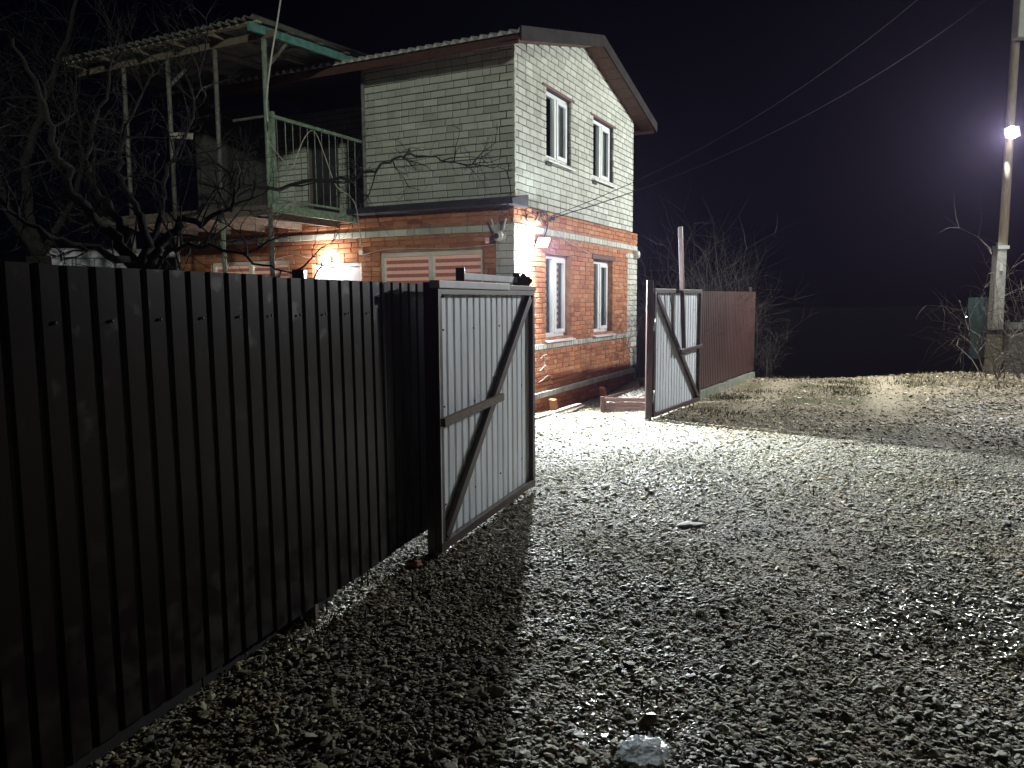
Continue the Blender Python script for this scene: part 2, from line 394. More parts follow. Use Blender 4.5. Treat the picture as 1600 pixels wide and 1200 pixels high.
# the house frame: local x runs along the gable, local y along the yard side, origin at the near upper corner
HC = Vector((0.06, 11.5, 0.0)); HA = math.radians(90-26.6)
GX = Vector((math.cos(HA), math.sin(HA), 0)); LX = Vector((-math.sin(HA), math.cos(HA), 0))
def hw(x, y, z): return HC + GX*x + LX*y + Vector((0,0,z))
def to_house(X, Y): d = Vector((X, Y, 0))-HC; return d.dot(GX), d.dot(LX)

FP0 = Vector((-1.024, 3.933, 0)); FD = Vector((0.326, 0.945, 0)).normalized(); FN = Vector((FD.y, -FD.x, 0))
def fence_pt(t, off=0.0, z=0.0): return FP0 + FD*t + FN*off + Vector((0,0,z))

# ------------------------------------------------------------------ gravel
def ico(sub):
    t = (1+5**0.5)/2
    v = [(-1,t,0),(1,t,0),(-1,-t,0),(1,-t,0),(0,-1,t),(0,1,t),(0,-1,-t),(0,1,-t),(t,0,-1),(t,0,1),(-t,0,-1),(-t,0,1)]
    f = [(0,11,5),(0,5,1),(0,1,7),(0,7,10),(0,10,11),(1,5,9),(5,11,4),(11,10,2),(10,7,6),(7,1,8),(3,9,4),(3,4,2),(3,2,6),(3,6,8),(3,8,9),(4,9,5),(2,4,11),(6,2,10),(8,6,7),(9,8,1)]
    v = [np.array(p)/np.linalg.norm(p) for p in v]
    for _ in range(sub):
        mid = {}; nf = []
        def m(a, b):
            k = (min(a,b), max(a,b))
            if k not in mid:
                p = v[a]+v[b]; v.append(p/np.linalg.norm(p)); mid[k] = len(v)-1
            return mid[k]
        for a, b, c in f:
            ab, bc, ca = m(a,b), m(b,c), m(c,a)
            nf += [(a,ab,ca),(b,bc,ab),(c,ca,bc),(ab,bc,ca)]
        f = nf
    return np.array(v), np.array(f)

def stone_shapes(sub, n, seed):
    base, f = ico(sub); out = []
    g = np.random.default_rng(seed)
    for _ in range(n):
        d = base.copy()
        for _k in range(3 if sub else 2):      # chop flats into it so that it reads as broken stone
            nrm = g.normal(size=3); nrm /= np.linalg.norm(nrm)
            lim = g.uniform(0.5, 0.8); h = d@nrm
            d -= np.outer(np.clip(h-lim, 0, None), nrm)
        d *= 1+0.12*g.normal(size=(len(d), 1))
        d *= np.array([1.0, g.uniform(0.55, 0.9), g.uniform(0.22, 0.42)])
        out.append(d)
    return out, f

PALETTE = np.array([(0.30,0.28,0.235),(0.36,0.34,0.29),(0.24,0.22,0.18),(0.45,0.43,0.38),(0.19,0.17,0.135),(0.30,0.245,0.175),(0.26,0.265,0.21),(0.11,0.10,0.085),(0.34,0.22,0.15),(0.56,0.55,0.52)])
PAL_P = np.array([0.17,0.16,0.15,0.13,0.13,0.09,0.06,0.06,0.02,0.03]); PAL_P = PAL_P/PAL_P.sum()

def gravel():
    g = np.random.default_rng(3)
    V = []; Fc = []; Cc = []; nv = 0
    bands = [(1.95, 2.9, 0.0185, 1, 1.0), (2.9, 5.5, 0.0205, 0, 1.0), (5.5, 8.5, 0.0255, 0, 1.05), (8.5, 12.5, 0.041, 0, 1.3), (12.5, 17.3, 0.062, 0, 1.6)]
    for y0, y1, sp, sub, k in bands:
        shapes, f = stone_shapes(sub, 14, int(y0*10))
        nvs = len(shapes[0])
        ys = np.arange(y0, y1, sp); pts = []
        for y in ys:
            w = 0.70*y+0.7
            x = np.arange(-w, w, sp); pts.append(np.stack([x, np.full_like(x, y)], 1))
        P = np.concatenate(pts); P += g.uniform(-0.55, 0.55, P.shape)*sp
        tf = (P-np.array(FP0[:2]))@np.array(FN[:2]); ta = (P-np.array(FP0[:2]))@np.array(FD[:2])
        keep = (tf > -0.75) | (ta > 2.6)
        hx = (P-np.array(HC[:2]))@np.array(GX[:2]); hy = (P-np.array(HC[:2]))@np.array(LX[:2])
        keep &= ~((hx > -0.25) & (hy > -0.1))
        keep &= ~((hx < -0.25) & (hy > 0.6))
        rf = (P[:,0]-2.0)*0.86-(P[:,1]-10.8)*0.5         # behind the far fence only its first metre
        keep &= ~((P[:,1] > 13.6) & (rf < -0.6))
        # earth shows through in patches on the far road and to the right
        nz = np.array([mnoise.noise(Vector((p[0]*0.8, p[1]*0.45, 5.0))) for p in P])
        bare = np.clip((P[:,1]-10.2)/2.5, 0, 1)*np.clip((P[:,0]-1.5)/1.2, 0, 1)
        keep &= g.uniform(size=len(P)) > bare*np.clip(0.30+1.1*nz, 0, 0.9)
        n5 = np.array([mnoise.noise(Vector((p[0]*0.7+20, p[1]*0.5, 8.0))) for p in P])      # packed fines where wheels and feet have pressed
        keep &= g.uniform(size=len(P)) > np.clip(1.5*n5-0.1, 0, 0.6)
        td = np.minimum(np.abs((P[:,0]-6.5)*0.90-(P[:,1]-13.3)*0.44), np.abs((P[:,0]-4.75)*0.90-(P[:,1]-14.0)*0.44))
        keep &= ~((td < 0.26+0.08*nz) & (P[:,1] > 10.8) & (g.uniform(size=len(P)) < 0.6))
        P = P[keep]; nz = nz[keep]; n = len(P)
        size = np.clip(g.lognormal(math.log(0.0118), 0.40, n), 0.005, 0.030)*k
        big = g.uniform(size=n) < 0.03; size[big] *= g.uniform(1.25, 1.65, big.sum())
        yaw = g.uniform(0, 2*math.pi, n); tx = g.normal(0, 0.27, n); ty = g.normal(0, 0.27, n)
        z = np.array([terrain(p[0], p[1]) for p in P])
        zo = g.uniform(-0.25, 0.55, n)*size
        cidx = g.choice(len(PALETTE), n, p=PAL_P)
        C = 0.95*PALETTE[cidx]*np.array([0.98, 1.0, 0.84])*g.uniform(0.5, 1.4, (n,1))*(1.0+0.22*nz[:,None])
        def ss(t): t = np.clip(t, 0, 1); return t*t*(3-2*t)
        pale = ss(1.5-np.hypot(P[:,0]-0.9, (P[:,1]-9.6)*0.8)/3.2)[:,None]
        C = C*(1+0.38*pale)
        earth = (ss((P[:,1]-8.6-0.5*(4.5-P[:,0]).clip(0,9)*0.4)/2.2)*ss((P[:,0]-1.9)/0.8))[:,None]*np.clip(0.75+0.5*nz,0,1)[:,None]
        C = C*(1-earth)+earth*(C.mean(1, keepdims=True)*np.array([1.95, 1.58, 1.08]))
        moss = np.clip(2.2*np.array([mnoise.noise(Vector((p[0]*1.1+7, p[1]*0.9, 2.0))) for p in P])-0.2, 0, 0.7)[:,None]*(1-pale)*(1-earth)
        C = C*(1-moss)+moss*(C*np.array([0.90, 0.87, 0.66]))
        var = g.integers(0, len(shapes), n)
        S = np.stack(shapes)[var]*size[:,None,None]
        c, s_ = np.cos(tx)[:,None], np.sin(tx)[:,None]
        y2 = S[...,1]*c-S[...,2]*s_; z2 = S[...,1]*s_+S[...,2]*c; x2 = S[...,0]
        c, s_ = np.cos(ty)[:,None], np.sin(ty)[:,None]
        x3 = x2*c+z2*s_; z3 = -x2*s_+z2*c
        c, s_ = np.cos(yaw)[:,None], np.sin(yaw)[:,None]
        X = x3*c-y2*s_+P[:,0:1]; Y = x3*s_+y2*c+P[:,1:2]; Z = z3+(z+zo)[:,None]
        V.append(np.stack([X,Y,Z],2).reshape(-1,3))
        Fc.append((f[None]+(np.arange(n)*nvs)[:,None,None]).reshape(-1,3)+nv); nv += n*nvs
        Cc.append(np.repeat(np.concatenate([C, np.ones((n,1))],1), nvs, 0))
    V = np.concatenate(V).astype(np.float32); Fc = np.concatenate(Fc).astype(np.int32); Cc = np.concatenate(Cc).astype(np.float32)
    me = bpy.data.meshes.new('gravel')
    me.vertices.add(len(V)); me.vertices.foreach_set('co', V.ravel())
    me.loops.add(Fc.size); me.loops.foreach_set('vertex_index', Fc.ravel())
    me.polygons.add(len(Fc)); me.polygons.foreach_set('loop_start', np.arange(len(Fc), dtype=np.int32)*3)
    me.polygons.foreach_set('use_smooth', np.zeros(len(Fc), dtype=bool))
    me.update(calc_edges=True)
    a = me.attributes.new('stone_colour', 'FLOAT_COLOR', 'POINT'); a.data.foreach_set('color', Cc.ravel())
    m = bpy.data.materials.new('crushed_stone'); m.use_nodes = True
    nt = m.node_tree; b = nt.nodes['Principled BSDF']
    at_ = nd(nt, 'ShaderNodeAttribute', attribute_name='stone_colour')
    n = nd(nt, 'ShaderNodeTexNoise'); n.inputs['Scale'].default_value = 90; n.inputs['Detail'].default_value = 3
    tc = nd(nt, 'ShaderNodeTexCoord'); nt.links.new(tc.outputs['Object'], n.inputs['Vector'])
    mr = nd(nt, 'ShaderNodeMapRange'); mr.inputs[3].default_value = 0.6; mr.inputs[4].default_value = 1.35
    nt.links.new(n.outputs['Fac'], mr.inputs[0])
    mx = nd(nt, 'ShaderNodeMix', data_type='RGBA', blend_type='MULTIPLY'); mx.inputs['Factor'].default_value = 1
    nt.links.new(at_.outputs['Color'], mx.inputs['A']); nt.links.new(mr.outputs[0], mx.inputs['B'])
    nt.links.new(mx.outputs['Result'], b.inputs['Base Color'])
    n3 = nd(nt, 'ShaderNodeTexNoise'); n3.inputs['Scale'].default_value = 1.1
    nt.links.new(tc.outputs['Object'], n3.inputs['Vector'])
    mr3 = nd(nt, 'ShaderNodeMapRange'); mr3.inputs[1].default_value = 0.35; mr3.inputs[2].default_value = 0.65
    mr3.inputs[3].default_value = 0.5; mr3.inputs[4].default_value = 0.85
    nt.links.new(n3.outputs['Fac'], mr3.inputs[0])
    # wet patches: a damp run on the right of the drive and a small puddled spot nearer the gate
    last = mr3.outputs[0]
    for (cx, cy, rx, ry_) in ((2.35, 3.85, 1.0, 0.9), (1.75, 7.0, 0.5, 0.35), (0.45, 2.95, 0.3, 0.3)):
        mp = nd(nt, 'ShaderNodeMapping'); mp.vector_type = 'POINT'
        mp.inputs['Location'].default_value = (-cx/rx, -cy/ry_, 0); mp.inputs['Scale'].default_value = (1/rx, 1/ry_, 0)
        nt.links.new(tc.outputs['Object'], mp.inputs[0])
        ln2 = nd(nt, 'ShaderNodeVectorMath', operation='LENGTH'); nt.links.new(mp.outputs[0], ln2.inputs[0])
        n4 = nd(nt, 'ShaderNodeTexNoise'); n4.inputs['Scale'].default_value = 5.0; nt.links.new(tc.outputs['Object'], n4.inputs['Vector'])
        ad = nd(nt, 'ShaderNodeMath', operation='MULTIPLY_ADD'); ad.inputs[1].default_value = 1.6; nt.links.new(n4.outputs['Fac'], ad.inputs[0]); nt.links.new(ln2.outputs['Value'], ad.inputs[2])
        mw = nd(nt, 'ShaderNodeMapRange'); mw.inputs[1].default_value = 1.25; mw.inputs[2].default_value = 1.6; mw.inputs[3].default_value = 0.38; mw.inputs[4].default_value = 1.0
        nt.links.new(ad.outputs[0], mw.inputs[0])
        mm = nd(nt, 'ShaderNodeMath', operation='MULTIPLY'); nt.links.new(last, mm.inputs[0]); nt.links.new(mw.outputs[0], mm.inputs[1]); last = mm.outputs[0]
    nt.links.new(last, b.inputs['Roughness'])
    me.materials.append(m)
    o = bpy.data.objects.new('gravel', me); col.objects.link(o)
    print('gravel tris', len(Fc))
    return tag(o, 'loose grey and tan crushed stone covering the road and drive', 'gravel', kind='stuff')
gravel()

# ------------------------------------------------------------------ house
house = thing('house', 'two storey house, white brick above orange brick, with shallow gabled roof', 'house', HC, HA)

def wall_boxes(mb, axis, plane, depth, a0, a1, z0, z1, holes, mi=0):
    """slab whose face lies on `plane`, running a0..a1, with rectangular holes (a,b,z,z)"""
    As = sorted({a0, a1, *[h[0] for h in holes], *[h[1] for h in holes]}); As = [a for a in As if a0 <= a <= a1]
    for i in range(len(As)-1):
        lo, hi = As[i], As[i+1]; mid = (lo+hi)/2
        cuts = sorted([(h[2], h[3]) for h in holes if h[0] < mid < h[1]])
        z = z0
        for c0, c1 in cuts + [(z1, z1)]:
            if c0 > z:
                if axis == 'x': mb.box(lo, hi, plane, plane+depth, z, min(c0, z1), mi)
                else: mb.box(plane, plane+depth, lo, hi, z, min(c0, z1), mi)
            z = max(z, c1)

def brick_mesh(kind, tone, L, H, D, mat):
    c = 0.006
    mb = MB()
    # face toward -y; back open
    mb.add([(-L/2,D,-H/2),(L/2,D,-H/2),(L/2,D,H/2),(-L/2,D,H/2),
            (-L/2,c,-H/2),(L/2,c,-H/2),(L/2,c,H/2),(-L/2,c,H/2),
            (-L/2+c,0,-H/2+c),(L/2-c,0,-H/2+c),(L/2-c,0,H/2-c),(-L/2+c,0,H/2-c)],
           [(0,1,5,4),(1,2,6,5),(2,3,7,6),(3,0,4,7),(4,5,9,8),(5,6,10,9),(6,7,11,10),(7,4,8,11),(8,9,10,11)])
    me = bpy.data.meshes.new(kind); me.from_pydata(mb.v, [], mb.f); me.materials.append(mat); me.update()
    a = me.attributes.new('tone', 'FLOAT', 'POINT'); a.data.foreach_set('value', [tone]*len(mb.v))
    return me, mb.v, mb.f

class Bricks:
    """collects bricks of one kind; the first `n_single` become objects, the rest one joined part"""
    def __init__(s, name, mat, L, H, D=0.05, joint=0.013):
        s.name, s.mat, s.L, s.H, s.D, s.j = name, mat, L, H, D, joint
        s.items = []
        s.tones = [0.04+0.92*i/9 for i in range(10)]
        s.meshes = [brick_mesh(name, t, L, H, D, mat) for t in s.tones]
    def lay(s, face, plane, a0, a1, z0, z1, holes=(), top=None, shift=0.0, halves=0.06, prio=None, pitch=None, header=None, tone=(0, 9)):
        """face 'x': runs along local x, looks toward -y; face 'y': runs along local y, looks toward -x"""
        pitch = pitch or s.H+s.j
        k = 0; z = z0
        hdr = set(header or [])
        while z+s.H*0.55 <= z1:
            h = min(s.H, z1-z)
            lo, hi = a0, a1
            if top:
                while lo < hi and top(lo) < z+0.03: lo += 0.02
                while hi > lo and top(hi) < z+0.03: hi -= 0.02
                if hi-lo < 0.05: break
            full = s.L
            a = lo - (full*0.5 if (k+int(shift)) % 2 else 0.0) - rnd.uniform(0, 0.03)
            while a < hi:
                L = full
                if k in hdr: L = 0.12
                elif rnd.random() < halves: L = full*0.48
                b0, b1 = max(a, lo), min(a+L, hi)
                a += L+s.j
                segs = [(b0, b1)]
                for hh in holes:
                    if hh[2]-0.02 < z+h/2 < hh[3]+0.02:
                        ns = []
                        for q0, q1 in segs:
                            if q1 <= hh[0] or q0 >= hh[1]: ns.append((q0, q1)); continue
                            if q0 < hh[0]: ns.append((q0, hh[0]))
                            if q1 > hh[1]: ns.append((hh[1], q1))
                        segs = ns
                for q0, q1 in segs:
                    if q1-q0 < 0.025: continue
                    t = int(min(tone[1], max(tone[0], round(rnd.gauss((tone[0]+tone[1])/2, 2.2)))))
                    c = (q0+q1)/2
                    pr = prio(face, c, z) if prio else 1e9
                    wv = 0.006*mnoise.noise(Vector((c*0.9, z*2.1, 4.0)))+rnd.uniform(-0.0015, 0.0015)
                    s.items.append((pr, face, plane-rnd.uniform(0, 0.005)-0.002, c, z+h/2+wv, (q1-q0)/s.L, h/s.H, t, rnd.uniform(-0.006, 0.006)))
            z += pitch; k += 1
    def finish(s, parent, n_single):
        s.items.sort(key=lambda q: q[0])
        for it in s.items[:n_single]:
            _, face, plane, c, zc, sx, sz, t, ry = it
            if face == 'x': loc, rz = (c, plane, zc), 0.0
            else: loc, rz = (plane, c, zc), -math.pi/2
            link_mesh(s.name, s.meshes[t][0], parent, loc, (0, ry, rz), (sx, 1, sz))
        V = []; F = []; T = []
        for it in s.items[n_single:]:
            _, face, plane, c, zc, sx, sz, t, ry = it
            o = len(V)
            for (x, y, z) in s.meshes[t][1]:
                lx, lz = x*sx, z*sz+ry*x
                V.append((c+lx, plane+y, zc+lz) if face == 'x' else (plane+y, c-lx, zc+lz))
            F += [tuple(i+o for i in f) for f in s.meshes[t][2]]
            T += [s.tones[t]]*len(s.meshes[t][1])
        if not V: return
        me = bpy.data.meshes.new(s.name+'work'); me.from_pydata(V, [], F); me.materials.append(s.mat); me.update()
        a = me.attributes.new('tone', 'FLOAT', 'POINT'); a.data.foreach_set('value', T)
        tag(link_mesh(s.name+'work', me, parent), kind='stuff')

X1 = 5.57                                   # gable width
XR, ZE, ZR = X1/2, 5.38, 6.08               # ridge position, eaves, ridge of the wall
def roofline(x): return ZE+(ZR-ZE)*(1-abs(x-XR)/XR)
UP_WIN = [(1.12, 2.16, 3.95, 5.01), (3.21, 4.31, 3.93, 4.99)]
LO_WIN = [(0.87, 1.93, 1.10, 2.43), (3.02, 4.05, 1.09, 2.43)]
Y_END = 6.75
YG, XL = -0.10, -0.25                       # faces of the ground floor: gable side, yard side
UP_DOOR = (4.75, 5.55, 3.06, 5.0)
YREC, XREC = 2.70, 1.9                      # beyond YREC the upper storey steps back behind the balcony
YWIN = (0.40, 2.26, 1.05, 2.45); YDOOR = (2.62, 3.62, -0.1, 2.33); YWIN2 = (4.12, 5.95, 1.05, 2.40)

mb = MB()
wall_boxes(mb, 'x', 0.012, 0.24, 0.0, X1, 3.02, ZE, UP_WIN)
mb.add([(0,0.012,ZE),(X1,0.012,ZE),(XR,0.012,ZR),(0,0.25,ZE),(X1,0.25,ZE),(XR,0.25,ZR)], [(0,1,2),(5,4,3),(0,2,5,3),(1,4,5,2),(0,3,4,1)])
wall_boxes(mb, 'y', 0.012, 0.24, 0.252, YREC, 3.02, ZE, [])
wall_boxes(mb, 'y', XREC+0.012, 0.24, YREC-0.2, Y_END, 3.02, ZE, [UP_DOOR])
mb.box(0.254, XREC+0.01, YREC-0.24, YREC-0.003, 3.02, ZE)
mb.box(X1-0.24, X1-0.002, 0.252, Y_END, 3.02, ZE); mb.box(0.252, X1-0.242, Y_END-0.24, Y_END, 3.02, ZE)
mb.box(0.26, X1-0.26, 0.26, Y_END-0.26, 3.03, 3.10)
upper = mb.build('upper_wall', M_MORTAR_W, house)

WB = Bricks('white_brick', M_WHITEBRICK, 0.250, 0.0935)
def prio_w(face, c, z):
    if face == 'y': return c if c < 2.72 and z > 3 else 1e6+c
    return 100+c if z > 3 else 1e7
WB.lay('x', 0.0, 0.0, X1, 3.115, ZR, UP_WIN, top=roofline, prio=prio_w)
WB.lay('y', 0.0, 0.0, YREC, 3.06, ZE, [], shift=1, prio=prio_w, header=[6, 14], halves=0.10)
WB.lay('y', XREC, YREC-0.2, Y_END, 3.06, ZE, [UP_DOOR], prio=lambda f, c, z: 1e8)
WB.finish(upper, 300)

# ground floor
mb = MB()
LX1 = X1+0.03
wall_boxes(mb, 'x', YG+0.012, 0.34, XL+0.012, LX1, -0.5, 3.06, LO_WIN)
wall_boxes(mb, 'y', XL+0.012, 0.34, YG+0.354, Y_END, -0.5, 3.04, [YWIN, YDOOR, YWIN2])
mb.box(LX1-0.3, LX1-0.004, YG+0.354, Y_END, -0.5, 3.05); mb.box(XL+0.36, LX1-0.31, Y_END-0.3, Y_END, -0.5, 3.05)
mb.box(XL+0.36, LX1-0.31, YG+0.36, Y_END-0.31, -0.4, -0.1); mb.box(XL+0.36, LX1-0.31, YG+0.36, Y_END-0.31, 2.75, 2.95)
lower = mb.build('lower_wall', M_MORTAR_R, house)
RB = Bricks('red_brick', M_REDBRICK, 0.250, 0.066)
def prio_r(face, c, z): return c if face == 'x' and z > 0.2 else 1e6+c
QL, QR = 0.24, 4.95                          # white quoins
RB.lay('x', YG, XL, LX1, 2.865, 3.07, prio=prio_r)
RB.lay('x', YG, QL, QR, 1.025, 2.70, LO_WIN, prio=prio_r)
RB.lay('x', YG, XL, 5.18, 0.27, 0.925, prio=prio_r)
RB.lay('x', YG-0.004, XL, 5.3, -0.30, 0.175, prio=prio_r, tone=(0, 5))
RB.lay('y', XL, YG, Y_END, 2.86, 3.02, prio=prio_r)
RB.lay('y', XL, 0.2, Y_END, 0.27, 2.69, [YWIN, YDOOR, YWIN2], prio=prio_r)
RB.lay('y', XL, YG, Y_END, -0.3, 0.2, [YDOOR], prio=prio_r, tone=(0, 5))
RB.finish(lower, 300)
WL = Bricks('pale_brick', M_WHITEBRICK, 0.250, 0.0945)
def prio_p(face, c, z): return c
WL.lay('x', YG-0.004, XL, LX1, 2.715, 2.86, pitch=0.16, prio=prio_p, header=[0])
WL.lay('x', YG, XL, QL-0.01, 1.02, 2.70, shift=1, prio=prio_p, halves=0.25)
WL.lay('x', YG, QR+0.01, LX1, 0.72, 2.70, prio=prio_p, halves=0.25)
WL.lay('x', YG, 5.19, 5.36, 0.27, 0.72, prio=prio_p)
WL.lay('y', XL-0.004, YG, Y_END, 2.70, 2.85, pitch=0.16, prio=prio_p)
WL.lay('y', XL, YG, 0.19, 0.27, 2.69, prio=prio_p, halves=0.2)
WL.finish(lower, 260)
# rowlock bands of small upright bricks: at sill height and above the plinth
BAND = Bricks('band_brick', M_WHITEBRICK, 0.072, 0.085, D=0.07, joint=0.012)
BAND.lay('x', YG-0.016, XL, LX1, 0.932, 1.018, halves=0.0, prio=lambda f, c, z: c+z)
BAND.lay('x', YG-0.058, XL, 5.36, 0.178, 0.262, halves=0.0, prio=lambda f, c, z: c+z)
BAND.finish(lower, 150)
MB().box(5.365, LX1+0.004, YG-0.012, YG+0.2, -0.4, 0.70).build('cement_render', pm('dark_render', (0.20,0.20,0.19), (0.13,0.13,0.125), rough=0.95, bump=0.4), lower)

for pts in ([(0.62,0.60),(0.74,0.64),(0.86,0.67),(0.90,0.60),(0.88,0.55)], [(0.66,0.79),(0.76,0.83),(0.88,0.84),(0.94,0.80),(0.90,0.76)], [(0.58,0.42),(0.74,0.45),(0.92,0.50),(1.06,0.49),(1.06,0.43),(0.97,0.41)], [(0.80,0.66),(0.82,0.74),(0.79,0.80)]):
    MB().tube([(a, YG-0.007, z) for a, z in pts], 0.006, 5).build('chalk_mark', pm('chalk', (0.7,0.66,0.58), (0.5,0.42,0.34), rough=0.95), lower)
def window(face, plane, rect, mat, sash_right=True, sill=True, blinds=None, depth=0.10, name='window'):
    """frame set back in its opening; local builder works for both walls"""
    a0, a1, z0, z1 = rect
    def P(a, d, z): return (a, plane+d, z) if face == 'x' else (plane+d, a, z)
    def bx(m, a, b, d0, d1, c, e):
        p, q = P(a, d0, c), P(b, d1, e)
        m.box(min(p[0],q[0]), max(p[0],q[0]), min(p[1],q[1]), max(p[1],q[1]), min(c,e), max(c,e))
    fw = 0.065; d0, d1 = depth, depth+0.07; am = (a0+a1)/2
    m = MB()
    bx(m, a0, a1, d0, d1, z0, z0+fw); bx(m, a0, a1, d0, d1, z1-fw, z1)
    bx(m, a0, a0+fw, d0, d1, z0+fw, z1-fw); bx(m, a1-fw, a1, d0, d1, z0+fw, z1-fw)
    bx(m, am-0.045, am+0.045, d0-0.004, d1, z0+fw, z1-fw)
    w = m.build(name, mat, house, bevel=0.006)
    halves = [(a0+fw, am-0.045), (am+0.045, a1-fw)]
    for i, (h0, h1) in enumerate(halves):
        if i == 1 and sash_right:
            m = MB(); s = 0.055
            bx(m, h0-0.012, h1+0.012, d0-0.018, d0+0.03, z0+fw-0.012, z0+fw+s); bx(m, h0-0.012, h1+0.012, d0-0.018, d0+0.03, z1-fw-s, z1-fw+0.012)
            bx(m, h0-0.012, h0+s, d0-0.018, d0+0.03, z0+fw+s, z1-fw-s); bx(m, h1-s, h1+0.012, d0-0.018, d0+0.03, z0+fw+s, z1-fw-s)
            m.build('sash', mat, w, bevel=0.005)
            h0, h1 = h0+s, h1-s
        m = MB(); bx(m, h0-0.01, h1+0.01, d0+0.034, d0+0.040, z0+fw-0.01, z1-fw+0.01)
        m.build('pane', M_GLASS, w)
        if blinds == 'stripes':
            n = 12; hh = (z1-z0-2*fw)/n
            for k in range(n*2):
                zz = z1-fw-hh*k/2
                m = MB(); bx(m, h0-0.01, h1+0.01, d0+0.048+0.004*(k % 2), d0+0.051+0.004*(k % 2), zz-hh/2, zz-0.002)
                m.build('blind_strip', M_BLIND_D if k % 2 else M_BLIND_L, w)
        elif blinds == 'dashes':
            m = MB(); bx(m, h0-0.02, h1+0.02, d0+0.056, d0+0.060, z0, z1); m.build('blind', M_BLIND_U, w)
            n = 10
            for k in range(n):
                zz = z1-fw-0.09-k*(z1-z0-0.3)/n
                e = h1-0.03-(0.10 if i == 0 else 0.06)
                m = MB(); bx(m, e-0.09, e, d0+0.050, d0+0.054, zz-0.055, zz); m.build('blind_strip', M_BLIND_L, w)
        elif blinds == 'grey':
            m = MB(); bx(m, h0-0.02, h1+0.02, d0+0.056, d0+0.060, z0, z1); m.build('blind', M_BLIND_G, w)
        elif blinds == 'half' and i == 1:
            m = MB(); bx(m, h0-0.02, h1+0.02, d0+0.056, d0+0.060, z0, z1); m.build('blind', M_BLIND_G, w)
    if sill:
        m = MB()
        f = plane-0.07
        if face == 'x':
            m.add([(a0-0.04,f,z0-0.055),(a1+0.05,f,z0-0.055),(a1+0.05,plane+d0+0.02,z0-0.004),(a0-0.04,plane+d0+0.02,z0-0.004),
                   (a0-0.04,f,z0-0.075),(a1+0.05,f,z0-0.075),(a1+0.05,plane+d0+0.02,z0-0.02),(a0-0.04,plane+d0+0.02,z0-0.02)],
                  [(0,1,2,3),(7,6,5,4),(0,4,5,1),(1,5,6,2),(2,6,7,3),(3,7,4,0)])
        m.build('sill', mat, w)
    return w

for r in UP_WIN:
    window('x', 0.0, r, M_PVC, blinds='half', depth=0.07)
    a0, a1, z0, z1 = r
    MB().box(a0-0.14, a1+0.12, -0.014, 0.05, z1+0.006, z1+0.05).build('lintel', M_LINTEL, house)
    MB().box(a0-0.04, a0+0.16, -0.03, 0.05, z0-0.125, z0-0.078).build('sill_bracket', M_MORTAR_W, house)
window('x', YG, LO_WIN[0], M_PVC, blinds='dashes', depth=0.10)
window('x', YG, LO_WIN[1], M_PVC, blinds='grey', depth=0.10)
MB().box(2.92, 4.18, YG-0.018, YG+0.05, 2.44, 2.52).build('lintel', M_LINTEL, house, bevel=0.006)
window('y', XL, YWIN, M_CREAM, sash_right=False, sill=False, blinds='stripes', depth=0.04)
window('y', XL, YWIN2, M_CREAM, sash_right=False, sill=False, blinds='stripes', depth=0.04)
# yard door with a glazed top
m = MB(); x = XL+0.05
y0, y1, z0, z1 = YDOOR
for q in ((y0, y0+0.07, z0, z1), (y1-0.07, y1, z0, z1), (y0+0.07, y1-0.07, z1-0.07, z1)): m.box(x, x+0.08, q[0], q[1], q[2], q[3])
door = m.build('door', M_PVC, house, bevel=0.006)
MB().box(x+0.02, x+0.06, y0+0.07, y1-0.07, z0, 1.0).build('door_panel', M_PVC, door)
MB().box(x+0.03, x+0.045, y0+0.07, y1-0.07, 1.0, z1-0.07).build('pane', pm('frosted_pane', (0.60, 0.60, 0.66), (0.5, 0.5, 0.55), rough=0.25), door)
MB().box(x-0.03, x+0.02, y0+0.1, y0+0.13, 0.95, 1.15).build('handle', M_ZINC, door)
# balcony door upstairs
m = MB(); y0, y1, z0, z1 = UP_DOOR
m.box(XREC+0.08, XREC+0.12, y0, y1, z0, z1)
d2 = m.build('balcony_door', M_DARKROOM, house)
xr = XREC+0.05
m = MB(); m.box(xr, xr+0.029, y0, y0+0.07, z0, z1); m.box(xr, xr+0.029, y1-0.07, y1, z0, z1); m.box(xr, xr+0.029, y0+0.07, y1-0.07, z1-0.07, z1); m.build('door_frame', M_OLDWOOD, d2)

# roof
def wave_sheet(length, waves, pitch=0.15, amp=0.030, seg=8, thick=0.007):
    """runs along +x for `length`, waves along y; a closed thin shell"""
    n = waves*seg; vs = []; fs = []
    for t in (0, 1):
        for i in range(n+1):
            y = i*pitch/seg; z = amp*math.cos(2*math.pi*i/seg)-t*thick
            vs += [(0, y, z), (length, y, z)]
    o = (n+1)*2
    for i in range(n):
        a = i*2; fs += [(a, a+2, a+3, a+1)[::-1], (o+a, o+a+2, o+a+3, o+a+1)]
        fs += [(a, a+2, o+a+2, o+a), (a+1, o+a+1, o+a+3, a+3)]
    return vs, fs

